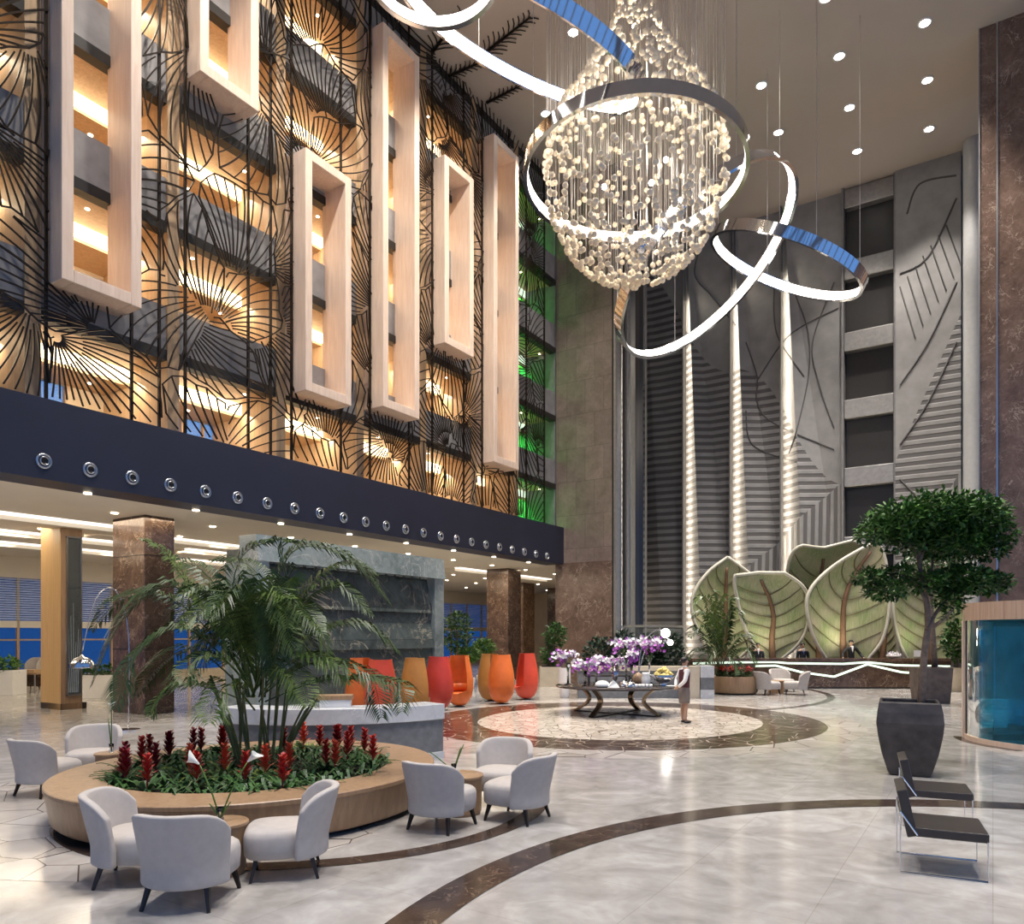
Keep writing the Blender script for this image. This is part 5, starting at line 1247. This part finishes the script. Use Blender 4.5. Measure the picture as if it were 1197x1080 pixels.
for k, (x, Y, lb) in enumerate(((88,26,'low white planter box with plants just right of the oak column'),)):
    t = thing('lobby_planter', lb, 'planter', at(110,26)); MB().box((0,0,.4),(1.6,.6,.8)).build('body', M['white'], t); foliage(MB(),[(0,0,.95,.75,.3,.25)],300,.2,RF).build('foliage', M['tree'], t)
# ================= CAMERA, WORLD, LIGHTS =======================================================
cam = bpy.data.cameras.new('camera'); co_ = bpy.data.objects.new('camera', cam); COL.objects.link(co_)
co_.location = (0,0,HC); co_.rotation_euler = (pi/2,0,0); cam.sensor_width = 36; cam.sensor_fit = 'HORIZONTAL'
cam.lens = F/1197*36; cam.shift_y = 202/1197; cam.clip_end = 300; cam.clip_start = .1
scene.camera = co_
wd = bpy.data.worlds.new('world'); scene.world = wd; wd.use_nodes = True
bg = wd.node_tree.nodes['Background']; bg.inputs[0].default_value = (.17,.38,.85,1); bg.inputs[1].default_value = .9
def lamp(typ, name, loc, power, col=(1,.95,.88), aim=None, **kw):
    l = bpy.data.lights.new(name, typ); l.energy = power; l.color = col
    for k, v in kw.items(): setattr(l, k, v)
    o = bpy.data.objects.new(name, l); COL.objects.link(o); o.location = loc
    if aim is not None: o.rotation_euler = (Vector(aim)-Vector(loc)).to_track_quat('-Z','Y').to_euler()
    return o
WARM = (1,.84,.62)
spots = [(1081,27),(1084,94),(1086,151),(981,66),(993,126),(1002,177),(890,100),(910,155),(965,-2),(670,38),(638,133)]
SPL = ['bright downlight at the top of the right hand row of three in the high ceiling','bright downlight in the middle of the right hand row of three in the high ceiling','bright downlight at the bottom of the right hand row of three in the high ceiling',
 'bright downlight second from the top in the row left of the right hand one','bright downlight third from the top in the row left of the right hand one','bright downlight lowest in the row left of the right hand one, near the back wall',
 'upper of the two bright downlights just right of the chandelier','lower of the two bright downlights just right of the chandelier','bright downlight cut by the top edge right of the chandelier','bright downlight behind the big ring left of the chandelier top','bright downlight left of the chandelier belly above the ring light']
for i, (x, y) in enumerate(spots):
    p = G(x,y,ZC-.03); t = thing('ceiling_downlight', SPL[i], 'ceiling light', p, 0, 'high ceiling downlights')
    MB().lathe([(.17,0),(.17,.03)],20).build('lens', M['spot'], t); MB().lathe([(.17,-.01),(.22,-.01),(.22,.03)],20,cap0=False,cap1=False).build('trim_ring', M['white'], t)
    lamp('SPOT','downlight_and_fill',(p.x,p.y,ZC-.1),4000,(1,.93,.85),(p.x,p.y,0),spot_size=radians(75),spot_blend=.6,shadow_soft_size=.2)
for (x,y) in [(-3,3),(2,3),(7,3),(-3,8),(2,8),(7,9),(-3,13),(13,14)]:
    lamp('SPOT','downlight_and_fill',(x,y,ZC-.1),4400,(1,.94,.88),(x,y,0),spot_size=radians(75),spot_blend=.6,shadow_soft_size=.25)
for u in (1,5,9,13):
    q = B(u,4.5,ZC-.1); lamp('SPOT','downlight_and_fill',q,4600,(1,.92,.82),B(u+2.2,.3,12),spot_size=radians(80),spot_blend=.7,shadow_soft_size=.3)  # added fill spots aimed at the balcony facade, no fixtures there
lamp('SPOT','downlight_and_fill',B(19,15.5,ZC-.1),4200,(1,.92,.82),B(23.5,17.5,8),spot_size=radians(60),spot_blend=.7,shadow_soft_size=.3)  # fill spot added to lift the dark right pillar
for k, zb in enumerate(FL):
    for u in (3,9,15.5):
        o = lamp('AREA','corridor_lamp',B(u,-1.5,zb-.45),165,WARM,B(u,-2.6,zb-2.6),shape='RECTANGLE',size=6,size_y=.4)
        o.rotation_euler = Matrix(((DU,0,0),(0,1,0),(0,0,1))).to_euler() if 0 else o.rotation_euler
    lamp('AREA','green_lamp',B(21.9,-2.0,zb-.5),230,(.05,1,.12),B(21.9,-3.2,zb-1.6),shape='RECTANGLE',size=2.5,size_y=.4)
for u in (-2,4,10,16,22,30):
    for w in (-3,-8,-13):
        lamp('AREA','lobby_lamp',B(u,w,5.42),120,WARM,B(u,w,0),shape='SQUARE',size=2.5)
for w in (3.17,5.68,8.19):
    lamp('AREA','wall_washer',B(31.1,w-.03,10.5),260,(1,.88,.70),B(31.1+.45,w-.03+.9,10.5),shape='RECTANGLE',size=.06,size_y=19)
lamp('SPOT','wall_washer',B(29.6,9.4,.8),500,(1,.86,.66),B(31.2,10,5),spot_size=radians(60),spot_blend=.8,shadow_soft_size=.1)
lamp('SPOT','chandelier_lamp',(CXm-.35,CY+.55,11.5),4200,(1,.93,.82),(CXm-.35,CY+.55,0),spot_size=radians(66),spot_blend=.5,shadow_soft_size=.35)
for z in (13.6,15.4,17.6): lamp('POINT','chandelier_bulb',(CXm,CY,z),130,(1,.92,.78),shadow_soft_size=.25)
for px, Y, e in ((850,32.0,60),(900,31.2,90),(985,30.95,110),(1075,31.4,70)): lamp('SPOT','leaf_fill_spot',((px-CX)/F*Y,Y-.1,1.4),e*1.5,(1,.98,.74),((px-CX)/F*Y,Y+1.6,5),spot_size=radians(120),spot_blend=.9,shadow_soft_size=.5)  # added fill spots that brighten the leaf sculptures, no fixtures modelled
vs = scene.view_settings; scene.display_settings.display_device = 'sRGB'
vs.view_transform = 'Standard'; vs.look = 'None'; vs.gamma = 1; vs.exposure = 0; vs.use_curve_mapping = False
